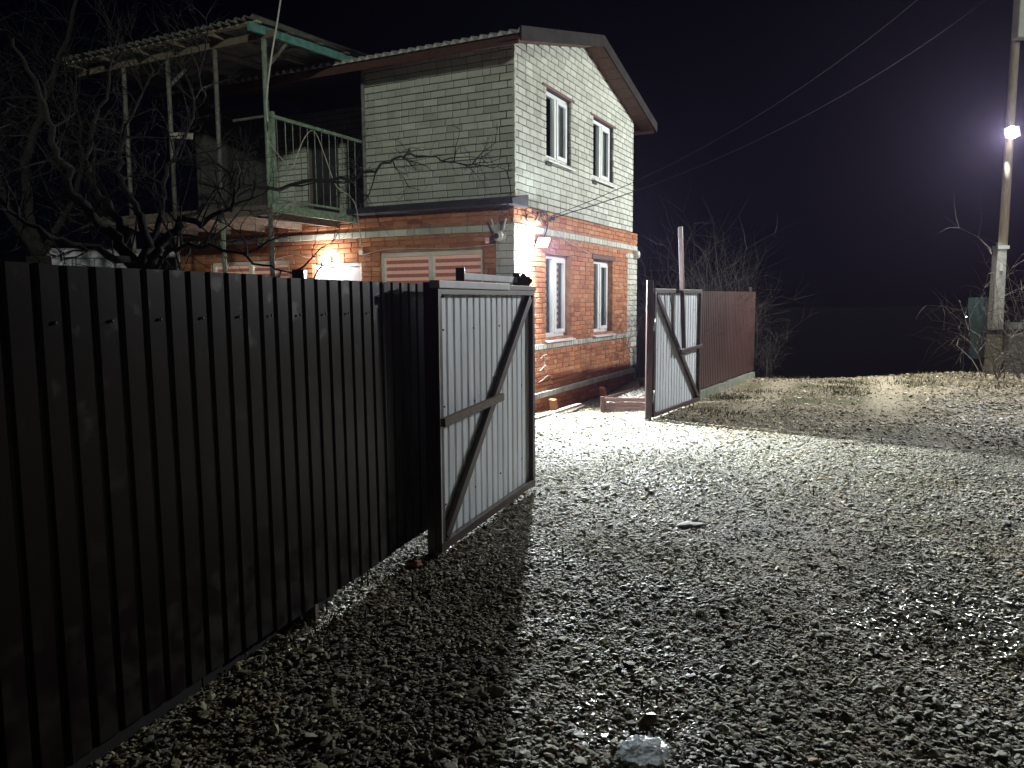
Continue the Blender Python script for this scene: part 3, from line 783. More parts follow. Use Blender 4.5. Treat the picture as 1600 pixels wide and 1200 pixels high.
SL = math.atan2(ZR-ZE, XR)
OV = 0.44                                   # eave overhang
roof_bm = MB()
def slope_pt(x, dz): return ZE+(ZR-ZE)*(1-abs(x-XR)/XR)+dz
for sgn in (1, -1):
    xe = -OV if sgn == 1 else X1+OV
    zs = [slope_pt(xe, 0), slope_pt(XR, 0)]
    y0, y1 = -0.30, Y_END+0.2
    for zt0, zt1 in ((0.012, 0.045),):
        roof_bm.add([(xe,y0,zs[0]+zt0),(XR,y0,zs[1]+zt0),(XR,y1,zs[1]+zt0),(xe,y1,zs[0]+zt0),(xe,y0,zs[0]+zt1),(XR,y0,zs[1]+zt1),(XR,y1,zs[1]+zt1),(xe,y1,zs[0]+zt1)],
                    [(0,3,2,1),(4,5,6,7),(0,1,5,4),(1,2,6,5),(2,3,7,6),(3,0,4,7)])
roof = roof_bm.build('roof', M_SOFFIT, house)
slen = (XR+OV)/math.cos(SL)/2+0.06
vs, fs = wave_sheet(slen, 8)
sheet_me = bpy.data.meshes.new('roof_sheet'); sheet_me.from_pydata(vs, [], fs); sheet_me.materials.append(M_SLATE)
sheet_me.polygons.foreach_set('use_smooth', [True]*len(fs)); sheet_me.update()
def wave_filler(waves, pitch=0.15, amp=0.030, seg=8, base=-0.03, d=0.05):
    m = MB(); n = waves*seg; vs = []; fs = []
    for x in (0.012, d):
        for i in range(n+1):
            vs += [(x, i*pitch/seg, base), (x, i*pitch/seg, amp*math.cos(2*math.pi*i/seg)-0.0075)]
    o = 2*(n+1)
    for i in range(n): a = 2*i; fs += [(a, a+1, a+3, a+2), (a, a+2, o+a+2, o+a)]
    m.add(vs, fs); return m
fill_me = wave_filler(8).build('eave_filler', M_MORTARPALE, None).data; bpy.data.objects.remove(bpy.data.objects['eave_filler'])
for side in (0, 1):
    for row in (0, 1):
        for k in range(6):
            yy = -0.33+k*1.2
            d = row*(slen-0.12)
            if side == 0:
                x = -OV-0.05+d*math.cos(SL); z = slope_pt(-OV-0.05, 0)+d*math.sin(SL)+0.095+0.012*row
                link_mesh('roof_sheet', sheet_me, roof, (x, yy, z+rnd.uniform(-0.002,0.002)), (0, -SL, 0))
                if row == 0: link_mesh('eave_filler', fill_me, roof, (x, yy, z), (0, -SL, 0))
            else:
                x = X1+OV+0.05-d*math.cos(SL); z = slope_pt(X1+OV+0.05, 0)+d*math.sin(SL)+0.095+0.012*row
                link_mesh('roof_sheet', sheet_me, roof, (x, yy+1.2, z), (0, -SL, math.pi))
for sgn in (1, -1):                          # barge boards on the gable and eave boards
    xe = -OV-0.06 if sgn == 1 else X1+OV+0.06
    m = MB(); za, zb = slope_pt(xe, 0), slope_pt(XR, 0)
    t0, t1 = -0.045, 0.145
    yb0, yb1 = -0.362, -0.334
    m.add([(xe,yb0,za+t0),(XR,yb0,zb+t0),(XR,yb0,zb+t1),(xe,yb0,za+t1),(xe,yb1,za+t0),(XR,yb1,zb+t0),(XR,yb1,zb+t1),(xe,yb1,za+t1)],
          [(0,1,2,3),(7,6,5,4),(0,4,5,1),(3,2,6,7),(0,3,7,4),(1,5,6,2)])
    m.build('barge_board', M_FASCIA, roof)
    m = MB(); xx = -OV-0.02 if sgn == 1 else X1+OV+0.02
    m.box(xx-0.012, xx+0.012, -0.30, Y_END+0.2, slope_pt(xx, 0)-0.075, slope_pt(xx, 0)+0.03)
    m.build('eave_board', M_SOFFIT, roof)
    m = MB()
    for i in range(9):
        f0, f1 = i/9, (i+0.96)/9
        xa, xb = xe+(XR-xe)*f0, xe+(XR-xe)*f1
        m = MB(); m.add([(xa,-0.332,slope_pt(xa,-0.016)),(xb,-0.332,slope_pt(xb,-0.016)),(xb,-0.002,slope_pt(xb,-0.016)),(xa,-0.002,slope_pt(xa,-0.016)),
               (xa,-0.332,slope_pt(xa,0.009)),(xb,-0.332,slope_pt(xb,0.009)),(xb,-0.002,slope_pt(xb,0.009)),(xa,-0.002,slope_pt(xa,0.009))],
              [(0,3,2,1),(4,5,6,7),(0,1,5,4),(1,2,6,5),(2,3,7,6),(3,0,4,7)])
        m.build('soffit_plank', M_SOFFIT, roof)
# bitumen ledge over the ground floor on the yard side
m = MB()
m.add([(-0.52,-0.22,3.045),(0.0,-0.22,3.045),(0.0,-0.22,3.22),(-0.52,-0.22,3.12),(-0.52,2.68,3.045),(0.0,2.68,3.045),(0.0,2.68,3.22),(-0.52,2.68,3.12)],
      [(0,1,2,3),(7,6,5,4),(0,4,5,1),(1,5,6,2),(2,6,7,3),(3,7,4,0)])
m.build('ledge_roof', M_BITUMEN, house)
MB().tube([(-0.05, 2.66, 3.2), (-0.05, 2.66, 5.3)], 0.03, 8).build('drain_pipe', M_PIPE, house)

# ------------------------------------------------------------------ balcony
balc = thing('balcony', 'old timber balcony with green railing and corrugated canopy on pipe posts', 'balcony', HC, HA)
BX, BY0, BY1, BZ = -2.05, 2.76, 6.6, 3.0
post_y = (2.78, 3.70, 4.66, 5.62)
for i, py in enumerate(post_y):
    r = 0.032 if i else 0.036
    m = MB(); m.tube([(BX, py, -0.2), (BX, py, BZ-0.07)], r, 10); m.build('lower_post', M_PIPE if i != 1 else M_GREENPAINT, balc, smooth=True)
    m = MB(); m.tube([(BX, py, BZ-0.07), (BX, py, 5.24)], r*1.05, 10); m.build('post', M_GREENPAINT if i == 0 else M_PIPE, balc, smooth=True)
MB().bar((BX+0.06, 2.74, BZ-0.1), (BX+0.06, 2.74, 4.3), 0.05, 0.05).build('post', M_GREENPAINT, balc)
for k in range(27):
    x0 = BX-0.03+k*0.148
    MB().box(x0, x0+0.142, BY0-0.06 if x0 < -0.15 else BY0-0.04, BY1, BZ+rnd.uniform(0,0.006), BZ+0.04).build('floor_plank', M_OLDWOOD, balc)
MB().box(BX-0.05, BX+0.05, BY0-0.05, BY1, BZ-0.10, BZ-0.003).build('floor_beam', M_OLDWOOD, balc)
MB().box(BX-0.06, 0.0-0.03, BY0-0.085, BY0-0.063, BZ-0.07, BZ+0.05).build('edge_board', M_GREENPAINT, balc)
for k in range(5):
    yy = BY0+0.25+k*0.8
    MB().box(BX+0.06, XL-0.02, yy, yy+0.07, BZ-0.12, BZ-0.003).build('floor_joist', M_OLDWOOD, balc)
ry = BY0-0.03
rail = MB().bar((BX, ry, 4.235), (-0.02, ry, 4.235), 0.045, 0.045).build('railing', M_GREENPAINT, balc)
MB().bar((BX, ry, 3.12), (-0.02, ry, 3.12), 0.03, 0.03).build('bottom_rail', M_GREENPAINT, rail)
for k in range(12):
    xx = BX+0.14+k*0.155
    MB().tube([(xx, ry, 3.10), (xx+rnd.uniform(-.012,.012), ry, 4.22)], 0.0065, 6).build('baluster', M_GREENPAINT if k % 3 else M_PIPE, rail)
MB().bar((BX, ry+0.1, 4.235), (BX, 3.4, 4.235), 0.03, 0.03).build('short_rail', M_PIPE, balc)
MB().bar((BX-0.04, 4.63, 4.15), (BX-0.02, 4.2, 4.10), 0.02, 0.09).build('nailed_board', M_PALEWOOD, balc)
# canopy: sheets slope gently outward
CZ0, CZ1 = 5.42, 5.56
cl = math.atan2(CZ1-CZ0, 2.45)
vs, fs = wave_sheet(2.45, 7, amp=0.022)
cme = bpy.data.meshes.new('canopy_sheet'); cme.from_pydata(vs, [], fs); cme.materials.append(pm('canopy_slate', (0.15,0.15,0.145), (0.08,0.08,0.075), rough=0.9, scale=5, bump=0.4))  # roof slate colour darkened so the canopy stays dim
cme.polygons.foreach_set('use_smooth', [True]*len(fs)); cme.update()
for k in range(4):
    link_mesh('canopy_sheet', cme, balc, (-2.40, 2.62+k*1.045, CZ0+rnd.uniform(0,0.01)), (rnd.uniform(-.004,.004), -cl, rnd.uniform(-.01,.01)))
def cz(x): return CZ0+(x+2.40)/2.45*(CZ1-CZ0)
MB().bar((-2.36, 2.74, cz(-2.36)-0.10), (-0.02, 2.74, cz(0)-0.10), 0.05, 0.11).build('side_beam', M_TEALPAINT, balc)
MB().bar((BX, 2.6, cz(BX)-0.15), (BX, 6.75, cz(BX)-0.15), 0.06, 0.09).build('front_beam', M_OLDWOOD, balc)
for k in range(5):
    yy = 3.5+k*0.75
    MB().bar((-2.33, yy, cz(-2.33)-0.075), (-0.02, yy, cz(0)-0.075), 0.05, 0.07).build('rafter', M_OLDWOOD, balc)
for k in range(4):
    xx = -2.25+k*0.62
    MB().bar((xx, 2.66, cz(xx)-0.034), (xx, 6.7, cz(xx)-0.034), 0.09, 0.02).build('batten', M_PALEWOOD if k == 0 else M_OLDWOOD, balc)
for s in (2.78, 4.66):
    MB().bar((BX, s, 4.85), (BX+0.45, s, cz(BX+0.45)-0.14), 0.03, 0.04).build('brace', M_PIPE, balc)

# ------------------------------------------------------------------ fence sheets
def profile(width, depth=0.013, pitch=0.115, groove=0.016, slope=0.009, edge=0.0):
    pts = []; u = 0.0
    flat = pitch-groove-2*slope
    pts.append((0.0, 0.0))
    while u < width-1e-6:
        for du, d in ((flat, 0.0), (slope, depth), (groove, depth), (slope, 0.0)):
            nu = min(u+du, width)
            pts.append((nu, d if nu == u+du else d)); u = nu
            if u >= width-1e-6: break
    return pts

def prof_sheet(origin, du, dn, width, z0, z1, z0b=None, t=0.0016, depth=0.011, slack=0.0):
    """profiled sheet: du along, dn outward (grooves go inward). material 0 = outer, 1 = inner"""
    pts = profile(width, depth); mb = MB(); vs = []; fs = []
    z0b = z0 if z0b is None else z0b
    for side in (0, 1):
        for (u, d) in pts:
            p = Vector(origin)+Vector(du)*u-Vector(dn)*(d+side*t)
            zb = z0+(z0b-z0)*u/width
            vs += [(p.x, p.y, zb), (p.x+dn[0]*slack, p.y+dn[1]*slack, z1)]
    n = len(pts); o = 2*n
    fo = [(2*i, 2*i+2, 2*i+3, 2*i+1) for i in range(n-1)]
    fi = [(o+2*i+1, o+2*i+3, o+2*i+2, o+2*i) for i in range(n-1)]
    fe = []
    for i in range(n-1):
        fe += [(2*i, o+2*i, o+2*i+2, 2*i+2), (2*i+1, 2*i+3, o+2*i+3, o+2*i+1)]
    mb.add(vs, fo+fe, 0); mb.v = mb.v; mb.f += fi; mb.mi += [1]*len(fi)
    return mb

fence = thing('metal_fence', 'long near fence of dark brown ribbed steel sheets along the gravel road', 'fence', FP0)
inv = Matrix.Translation(-FP0)
def shift(mb, o): mb.v = [(x-o[0], y-o[1], z-o[2]) for x, y, z in mb.v]; return mb
F_TOP = 1.82
t = 1.93-1.15*6
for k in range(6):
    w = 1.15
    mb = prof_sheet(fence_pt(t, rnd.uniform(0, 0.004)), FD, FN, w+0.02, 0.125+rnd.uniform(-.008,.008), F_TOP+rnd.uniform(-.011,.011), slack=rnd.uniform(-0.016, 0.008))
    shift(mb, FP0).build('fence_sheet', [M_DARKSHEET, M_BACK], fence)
    for i in range(5):
        tt = t+0.115*(2*i)+0.04+0.012
        for zz in (1.635,):
            m = MB(); p = fence_pt(tt, 0.0, zz); m.lathe([(0, 0.007), (0.003, 0.007), (0.006, 0.004)], p, FN, 8)
            shift(m, FP0).build('screw', M_BLACK, fence)
    t += w
for tt in (-4.9, -2.45, 0.0):
    p = fence_pt(tt, -0.055); m = MB(); m.box(p.x-0.03, p.x+0.03, p.y-0.03, p.y+0.03, -0.3, 1.86)
    shift(m, FP0).build('post', M_FRAME, fence)
for k in range(5):      # dark strips added behind the sheets to stop floodlight under the fence
    a = -5.0+k*1.06
    m = MB(); m.bar(fence_pt(a, -0.115, 0.18), fence_pt(a+1.05, -0.115, 0.18+rnd.uniform(-.02,.02)), 0.012, 0.56)
    shift(m, FP0).build('gap_blocker', pm('blocker_dark', (0.014,0.014,0.014), (0.009,0.009,0.009), rough=0.95), fence)
for zz in (0.42, 1.62):
    m = MB(); m.bar(fence_pt(-5.0, -0.035, zz), fence_pt(1.93, -0.035, zz), 0.03, 0.04); shift(m, FP0).build('rail', M_FRAME, fence)

# wicket frame beside the gate
WP = fence_pt(2.02, -0.02); wk = thing('wicket_frame', 'two brown posts joined by a pale crossbar behind the open near gate', 'gate frame', WP)
p0, p1 = fence_pt(2.02, -0.02), fence_pt(3.34, -0.02)
for p in (p0, p1):
    m = MB(); m.box(p.x-0.032, p.x+0.032, p.y-0.032, p.y+0.032, -0.2, 1.945); shift(m, WP).build('post', M_FRAME, wk)
m = MB(); m.bar(p0+FD*0.034+Vector((0,0,1.885)), p1-FD*0.034+Vector((0,0,1.885)), 0.04, 0.05); shift(m, WP).build('crossbar', M_FLASH, wk)
m = MB(); q = p1+FN*0.05; m.bar(q+Vector((-0.02,0,1.90)), q+Vector((0.07,0.02,1.84)), 0.07, 0.10); shift(m, WP).build('hinge_cap', M_FRAME, wk)

def gate_leaf(label, A, B, inner, z0a, z0b, z1a, z1b, brace_low_at_A, stub_at_A, flash):
    """A->B along the leaf; `inner` is the horizontal normal of the visible white side"""
    A, B = Vector(A), Vector(B); L = (B-A).length; du = (B-A).normalized(); n = Vector(inner)
    g = thing('gate_leaf', label, 'gate', A)
    def P(u, d, z): return du*u+n*d+Vector((0,0,z))
    zb = lambda u: z0a+(z0b-z0a)*u/L
    zt = lambda u: z1a+(z1b-z1a)*u/L
    fw = 0.06
    mb = MB(); pts = profile(L-0.02, 0.017, groove=0.030, slope=0.003); vs = []; fs = []
    for side in (0, 1):
        for u, d in pts:
            uu = u+0.01; p0 = P(uu, -0.012-d-side*0.0016, zb(uu)+0.01); p1 = P(uu, -0.012-d-side*0.0016, zt(uu)-0.01); vs += [p0, p1]
    k = len(pts); o = 2*k
    mb.add(vs, [(2*i, 2*i+2, 2*i+3, 2*i+1) for i in range(k-1)], 0)
    mb.f += [(o+2*i+1, o+2*i+3, o+2*i+2, o+2*i) for i in range(k-1)]; mb.mi += [1]*(k-1)
    mb.build('gate_sheet', [M_BACK, M_BROWN], g)
    d = 0.012
    fr = MB()
    MB().bar(P(0, d, zb(0)+fw/2), P(L, d, zb(L)+fw/2), 0.04, fw).build('bottom_rail', M_FRAME, g, bevel=0.003)
    MB().bar(P(0, d, zt(0)-fw/2), P(L, d, zt(L)-fw/2), 0.04, fw).build('top_rail', M_FRAME, g, bevel=0.003)
    MB().bar(P(fw/2, d, zb(0)+fw), P(fw/2, d, zt(0)-fw), fw, 0.04, up=n).build('stile', M_FRAME, g, bevel=0.003)
    MB().bar(P(L-fw/2, d, zb(L)+fw), P(L-fw/2, d, zt(L)-fw), fw, 0.04, up=n).build('stile', M_FRAME, g, bevel=0.003)
    if brace_low_at_A: a, b = P(fw+0.03, d+0.004, zb(0)+fw+0.02), P(L-fw-0.05, d+0.004, zt(L)-fw-0.02)
    else: a, b = P(fw+0.03, d+0.004, zt(0)-fw-0.02), P(L-fw-0.03, d+0.004, zb(L)+fw+0.02)
    MB().bar(a, b, 0.04, 0.07, up=n.cross(b-a)).build('diagonal_brace', M_FRAME, g, bevel=0.003)
    zm = 0.93
    f = (zm-a.z)/(b.z-a.z); x = a.lerp(b, f); um = x.dot(du)
    if stub_at_A: s0, s1 = 0.01, um+0.12
    else: s0, s1 = um-0.03, L-0.01
    MB().bar(P(s0, d+0.036, zm-0.02), P(s1, d+0.036, zm+0.02), 0.035, 0.055).build('latch_bar', M_OLDWOOD if stub_at_A else M_FRAME, g, bevel=0.003)
    for q in range(12):      # sheet screws
        uu = 0.16+(q % 4)*(L-0.3)/3.2; zz = (0.33, 0.98, 1.52)[q//4]+rnd.uniform(-.02,.02)
        MB().lathe([(0, 0.007), (0.004, 0.007), (0.007, 0.004)], P(uu, -0.012, zz), n, 7).build('screw', M_BLACK, g)
    for (uu, zz) in ((0.07, zb(0)+0.07), (L-0.07, zt(L)-0.07), (0.07, zt(0)-0.07), (L-0.07, zb(L)+0.07)):      # weld lumps in the corners
        MB().lathe([(-0.012, 0.004), (-0.006, 0.010), (0.006, 0.010), (0.012, 0.004)], P(uu, d+0.02, zz), n, 7).build('weld', M_LINTEL, g, smooth=True)
    if flash:
        MB().bar(P(-0.01, d, zt(0)+0.006), P(L*0.66, d, zt(L*0.66)+0.006), 0.07, 0.05).build('top_flashing', M_FLASH, g, bevel=0.004)
        MB().bar(P(L*0.66+0.004, d-0.004, zt(L*0.66)+0.001), P(L+0.02, d-0.004, zt(L)+0.001), 0.06, 0.04).build('top_flashing', M_FRAME, g, bevel=0.004)
    return g, P, L, zb, zt

LA, LB = Vector((-0.50, 4.97, 0)), Vector((0.175, 6.80, 0))
ln = Vector(((LB-LA).normalized().y, -(LB-LA).normalized().x, 0))
gl, P, L, zb, zt = gate_leaf('near gate leaf swung open, white ribbed back with dark diagonal brace', LA, LB, ln, 0.04, 0.05, 1.80, 1.80, True, True, True)
MB().bar(P(0.02, -0.04, 0.0), P(0.02, -0.04, 1.82), 0.055, 0.06, up=ln).build('end_stile', M_FRAME, gl, bevel=0.003)
MB().bar(P(0.004, 0.034, 0.10), P(0.004, 0.034, 1.76), 0.010, 0.003, up=ln).build('edge_trim', M_FLASH, gl)
RA, RB_ = Vector((1.985, 10.85, 0)), Vector((3.06, 12.56, 0))
rn = Vector(((RB_-RA).normalized().y, -(RB_-RA).normalized().x, 0))
gr, P, L, zb, zt = gate_leaf('far gate leaf swung open against the far fence, white ribbed back', RA, RB_, rn, 0.03, 0.05, 1.85, 1.85, False, False, False)
MB().tube([P(0.55, 0.03, 1.80), P(0.62, 0.04, 1.6), P(0.66, 0.04, 1.3), P(0.74, 0.05, 1.12)], 0.008, 5).build('shadow_line', M_BLACK, gr)  # dark strand drawn in place of the prop bar's shadow
pb = MB(); q = RA+P(1.02, 0.095, 0)
pb.bar((0,0,0.96), (-0.10,-0.07,2.77), 0.04, 0.062, up=rn)
pr = pb.build('prop_bar', M_FRAME, None, bevel=0.004); pr.location = q
tag(pr, 'tall upright brown bar standing on the latch of the far gate leaf', 'bar')
gp = thing('gate_post', 'square brown gate post with steel hinges beside the far leaf', 'post', (1.925, 10.80, 0))
MB().box(-0.042, 0.042, -0.042, 0.042, -0.3, 1.965).build('post', M_FRAME, gp, bevel=0.004)
MB().box(0.0425, 0.048, -0.03, 0.03, 1.80, 1.955).build('end_plate', M_FLASH, gp)
for zz in (1.35, 0.33):
    MB().tube([(0.068, 0.01, zz-0.09), (0.068, 0.01, zz+0.09)], 0.016, 10).build('hinge', M_ZINC, gp, smooth=True)

# far fence: matt brown sheets on a low concrete footing
FA, FB = Vector((3.02, 12.60, 0)), Vector((5.30, 16.62, 0))
fu = (FB-FA).normalized(); fn = Vector((fu.y, -fu.x, 0)); fl = (FB-FA).length
ff = thing('metal_fence', 'far fence of reddish brown ribbed sheets beside the bare bushes', 'fence', FA)
k = 0; u = 0.0
while u < fl-0.05:
    w = min(1.15, fl-u)
    mb = prof_sheet(FA+fu*u-fn*0.06, fu, fn, w, 0.17, 1.835+0.004*k)
    shift(mb, FA).build('fence_sheet', [M_BROWN, M_BACK], ff); u += w; k += 1
for u in (0.1, 2.1, fl-0.3):
    p = fu*u-fn*0.12; MB().box(p.x-0.03, p.x+0.03, p.y-0.03, p.y+0.03, -0.3, 1.95 if u > 2.5 else 1.8).build('post', M_FRAME, ff)
for i in range(6):
    a, b = i/6*fl+0.004, (i+1)/6*fl-0.004
    MB().bar(fu*a-fn*0.08+Vector((0,0,0.02)), fu*b-fn*0.08+Vector((0,0,0.02+rnd.uniform(-.012,.012))), 0.10, 0.24).build('footing_block', pm('mossy_block', (0.17,0.18,0.14), (0.10,0.115,0.08), rough=0.95, scale=8, bump=0.5), ff, bevel=0.01)

# ------------------------------------------------------------------ lamps
fl_ = thing('floodlight', 'blazing white floodlight on the house corner by the gate', 'light', hw(0.50, YG-0.02, 2.57), HA)
MB().box(-0.03, 0.03, -0.05, 0.01, -0.03, 0.03).build('bracket', M_BLACK, fl_)
faim = Vector((-0.40, -0.72, -0.55)).normalized(); fs_ = faim.cross(Vector((0,0,1))).normalized(); fu_ = fs_.cross(faim)
def fpt(a, b, c): return Vector((0,-0.10,0))+fs_*a+fu_*b+faim*c
m = MB(); m.add([fpt(i*w, j*h, c) for c, w, h in ((-0.05, 0.07, 0.05), (0.0, 0.11, 0.085)) for i, j in ((-1,-1),(1,-1),(1,1),(-1,1))],
      [(0,3,2,1),(4,5,6,7),(0,1,5,4),(1,2,6,5),(2,3,7,6),(3,0,4,7)]); m.build('housing', M_WHITEPL, fl_, bevel=0.006)
m = MB(); m.add([fpt(i*w, j*h, c) for c, w, h in ((0.002, 0.10, 0.075), (0.022, 0.09, 0.065)) for i, j in ((-1,-1),(1,-1),(1,1),(-1,1))],
      [(0,3,2,1),(4,5,6,7),(0,1,5,4),(1,2,6,5),(2,3,7,6),(3,0,4,7)]); m.build('lens', emit_mat('flood_glow', (0.88, 0.94, 1.0), 60), fl_)
lamp('floodlight_beam', fpt(0, 0, 0.03), FLOOD_W, (0.87, 0.945, 1.0), 0.07, fl_, 'AREA', faim, math.radians(140))
lamp('floodlight_bulb', (-0.17, -0.20, 0.0), SPILL_W, (0.80, 0.91, 1.0), 0.06, fl_)

dl = thing('wall_lamp', 'round bulkhead lamp glowing above the yard door', 'lamp', hw(XL-0.02, 3.25, 2.38), HA)
MB().lathe([(0, 0.05), (0.03, 0.05), (0.05, 0.045)], (0,0,0), (-1,0,0), 16).build('base', M_WHITEPL, dl, smooth=True)
MB().lathe([(0.05, 0.045), (0.07, 0.068), (0.10, 0.078), (0.13, 0.070), (0.15, 0.045), (0.158, 0.008)], (0,0,0), (-1,0,0), 16).build('globe', emit_mat('door_glow', (1.0, 0.88, 0.80), DOOR_W/(math.pi*0.05)), dl, smooth=True)

# utility pole with street lamp
PX, PY = 10.22, 16.32
pole = thing('utility_pole', 'tall wooden power pole strapped to a concrete stub at the road edge', 'pole', (PX, PY, 0))
m = MB()
m.add([(-.13,-.12,-.5),(.13,-.12,-.5),(.13,.12,-.5),(-.13,.12,-.5),(-.10,-.095,2.75),(.10,-.095,2.75),(.10,.095,2.75),(-.10,.095,2.75)],
      [(0,3,2,1),(4,5,6,7),(0,1,5,4),(1,2,6,5),(2,3,7,6),(3,0,4,7)])
m.build('concrete_stub', M_CONCRETE, pole, bevel=0.02)
MB().tube([(0.05,-0.01,2.70),(0.05,-0.01,5.0),(0.05,-0.01,9.4)], [0.086, 0.082, 0.075], 14).build('timber', M_POLEWOOD, pole, smooth=True)
for zz in (2.68,):
    MB().box(-0.105, 0.14, -0.10, 0.10, zz+0.02, zz+0.09).build('strap', M_ZINC, pole)
MB().box(-0.14, 0.14, -0.14, 0.14, 0.93, 1.02).build('strap', M_BLACK, pole)
MB().bar((-0.22,-0.20,0.98), (1.2,-0.15,1.02), 0.05, 0.09).build('black_rail', M_BLACK, pole)
MB().box(-0.10, 0.42, -0.32, -0.10, 6.85, 7.78).build('meter_box', M_WHITEPL, pole, bevel=0.02)
MB().bar((0.04,-0.10,8.9), (-0.75,-0.95,8.9), 0.07, 0.07).build('crossarm', M_OLDWOOD, pole)
MB().box(-0.04, 0.02, -0.108, -0.102, 2.25, 2.42).build('number_plate', M_WHITEPL, pole)

aim = Vector((-0.78, -0.50, -0.40)).normalized()
lp = Vector((PX-0.06, PY-0.26, 5.02))
sl = thing('street_lamp', 'lit street lamp head clamped high on the wooden pole', 'lamp', lp)
side = aim.cross(Vector((0,0,1))).normalized(); upv = side.cross(aim)
def hp(a, b, c): return side*a+upv*b+aim*c
MB().bar(hp(0,0.0,-0.10), Vector((0.13, 0.23, 0.0)), 0.04, 0.04).build('arm', M_ZINC, sl)
m = MB(); vs = [hp(i*w, j*h, c) for c, w, h in ((-0.10, 0.09, 0.07), (0.0, 0.15, 0.11)) for i, j in ((-1,-1),(1,-1),(1,1),(-1,1))]
m.add(vs, [(0,3,2,1),(4,5,6,7),(0,1,5,4),(1,2,6,5),(2,3,7,6),(3,0,4,7)]); m.build('housing', M_WHITEPL, sl, bevel=0.01)
m = MB(); m.lathe([(0.002, 0.125), (0.03, 0.115), (0.05, 0.08), (0.058, 0.02)], (0,0,0), aim, 18); m.build('lens', emit_mat('street_glow', (1.0, 0.97, 0.95), 50), sl, smooth=True)
lamp('street_lamp_bulb', aim*0.075, STREET_W, (0.95, 0.98, 0.96), 0.11, sl, 'AREA', aim)

# ------------------------------------------------------------------ small fittings on the house
def house_pt(px, py, which, off=0.0):
    """point on a house wall plane seen at a pixel (used once to measure positions)"""
    d = CAM_M @ Vector(((px-800)/F_PX, -(py-600)/F_PX, -1.0)); o = Vector((0,0,CAM_H))
    n = LX if which == 'x' else GX
    p0 = HC + (LX*(YG-off) if which == 'x' else GX*(XL-off))
    return o + d*((p0-o).dot(n)/d.dot(n))

sc_p = house_pt(786, 368, 'y', 0.0)
cam_t = thing('security_camera', 'small white security camera with two antennas under the ledge corner', 'camera', sc_p, HA)
cam_t.scale = (1.35, 1.35, 1.35)
MB().lathe([(0, 0.045), (0.02, 0.045), (0.03, 0.03), (0.07, 0.022)], (0,0,0), (-1,0,0), 14).build('mount', M_WHITEPL, cam_t, smooth=True)
MB().lathe([(-0.06, 0.02), (-0.045, 0.045), (0, 0.055), (0.045, 0.045), (0.06, 0.02)], (-0.10,0,-0.01), (0,0,1), 16).build('head', M_WHITEPL, cam_t, smooth=True)
MB().lathe([(0, 0.03), (0.012, 0.028)], (-0.15,0,-0.015), (-1,0,-0.2), 14).build('lens', M_BLACK, cam_t)
for s in (-1, 1):
    MB().bar((-0.09, 0.045*s, 0.03), (-0.10, 0.085*s, 0.17), 0.012, 0.016).build('antenna', M_WHITEPL, cam_t)
sr = house_pt(991, 398, 'x', 0.0)
s_t = thing('siren', 'round white alarm sounder on the far end of the gable wall', 'alarm', sr, HA)
MB().box(-0.05, 0.05, -0.03, 0.0, -0.06, 0.07).build('back_plate', M_WHITEPL, s_t, bevel=0.008)
MB().lathe([(0, 0.085), (0.04, 0.085), (0.075, 0.06), (0.085, 0.02)], (0.03,-0.03,0), (0.2,-1,0), 18).build('dome', M_WHITEPL, s_t, smooth=True)
bx2 = house_pt(977, 400, 'x', 0.0)
o = MB().lathe([(0, 0.035), (0.03, 0.035), (0.04, 0.02)], (0,0,0), -LX, 14).build('junction_box', M_WHITEPL); o.location = bx2
tag(o, 'tiny round white box left of the alarm sounder', 'box')
for (px, py, lab) in ((762, 376, 'small white box with a red light right of the striped window'), (565, 394, 'small white box on the orange bricks right of the door lamp')):
    p = house_pt(px, py, 'y', 0.0)
    jb = thing('junction_box', lab, 'box', p, HA)
    MB().box(-0.03, 0.0, -0.032, 0.032, -0.04, 0.04).build('case', M_WHITEPL, jb, bevel=0.005)
    if px == 762: MB().lathe([(0, 0.007), (0.006, 0.005)], (-0.03, 0.0, -0.028), (-1,0,0), 10).build('indicator', emit_mat('red_led', (1.0, 0.03, 0.05), 6), jb)

def cable(name, label, pts, r, mat, sub=6, cat='cable'):
    P_ = [Vector(p) for p in pts]; out = []
    for i in range(len(P_)-1):
        a, b, c, d = P_[max(i-1,0)], P_[i], P_[i+1], P_[min(i+2,len(P_)-1)]
        for k in range(sub):
            t = k/sub
            out.append(0.5*((2*b)+(c-a)*t+(2*a-5*b+4*c-d)*t*t+(3*b-a-3*c+d)*t**3))
    out.append(P_[-1])
    base = out[0].copy()
    o = MB().tube([p-base for p in out], r, 6).build(name, mat, smooth=True); o.location = base
    return tag(o, label, cat)

def wp(*pp): return [house_pt(x, y, 'y', 0.015) for x, y in pp]
cable('cable', 'white cable strung above the striped window to the house corner', wp((568,398),(600,390),(640,388),(690,388),(720,387),(762,383),(780,380)), 0.008, M_CABLEW)
cable('cable', 'white cable sagging along the wall left of the door lamp', wp((400,420),(435,404),(462,398),(478,402),(492,404)), 0.007, M_CABLEW)
cable('cable', 'white cable running from the camera to the floodlight', wp((785,380),(783,395),(779,404))+[], 0.006, M_CABLEW)
cable('cable', 'thin pale cable slanting down between the gable windows', [house_pt(x, y, 'x', 0.012) for x, y in ((870,362),(885,376),(905,388),(925,398))], 0.006, M_CABLEW)
bw = lambda px, py: at(px, py, 10.35)
cable('cable', 'pale cable draped over the balcony railing and down the wall', [at(420,222,10.7), at(440,248,10.9), at(456,263,11.1), at(465,240,11.2), at(478,212,11.3), at(492,206,11.5), at(508,245,11.6), at(525,290,11.7), at(545,305,11.8), at(556,322,11.8), at(562,360,11.75), at(566,392,11.8), at(577,432,11.75)], 0.007, M_CABLEW)
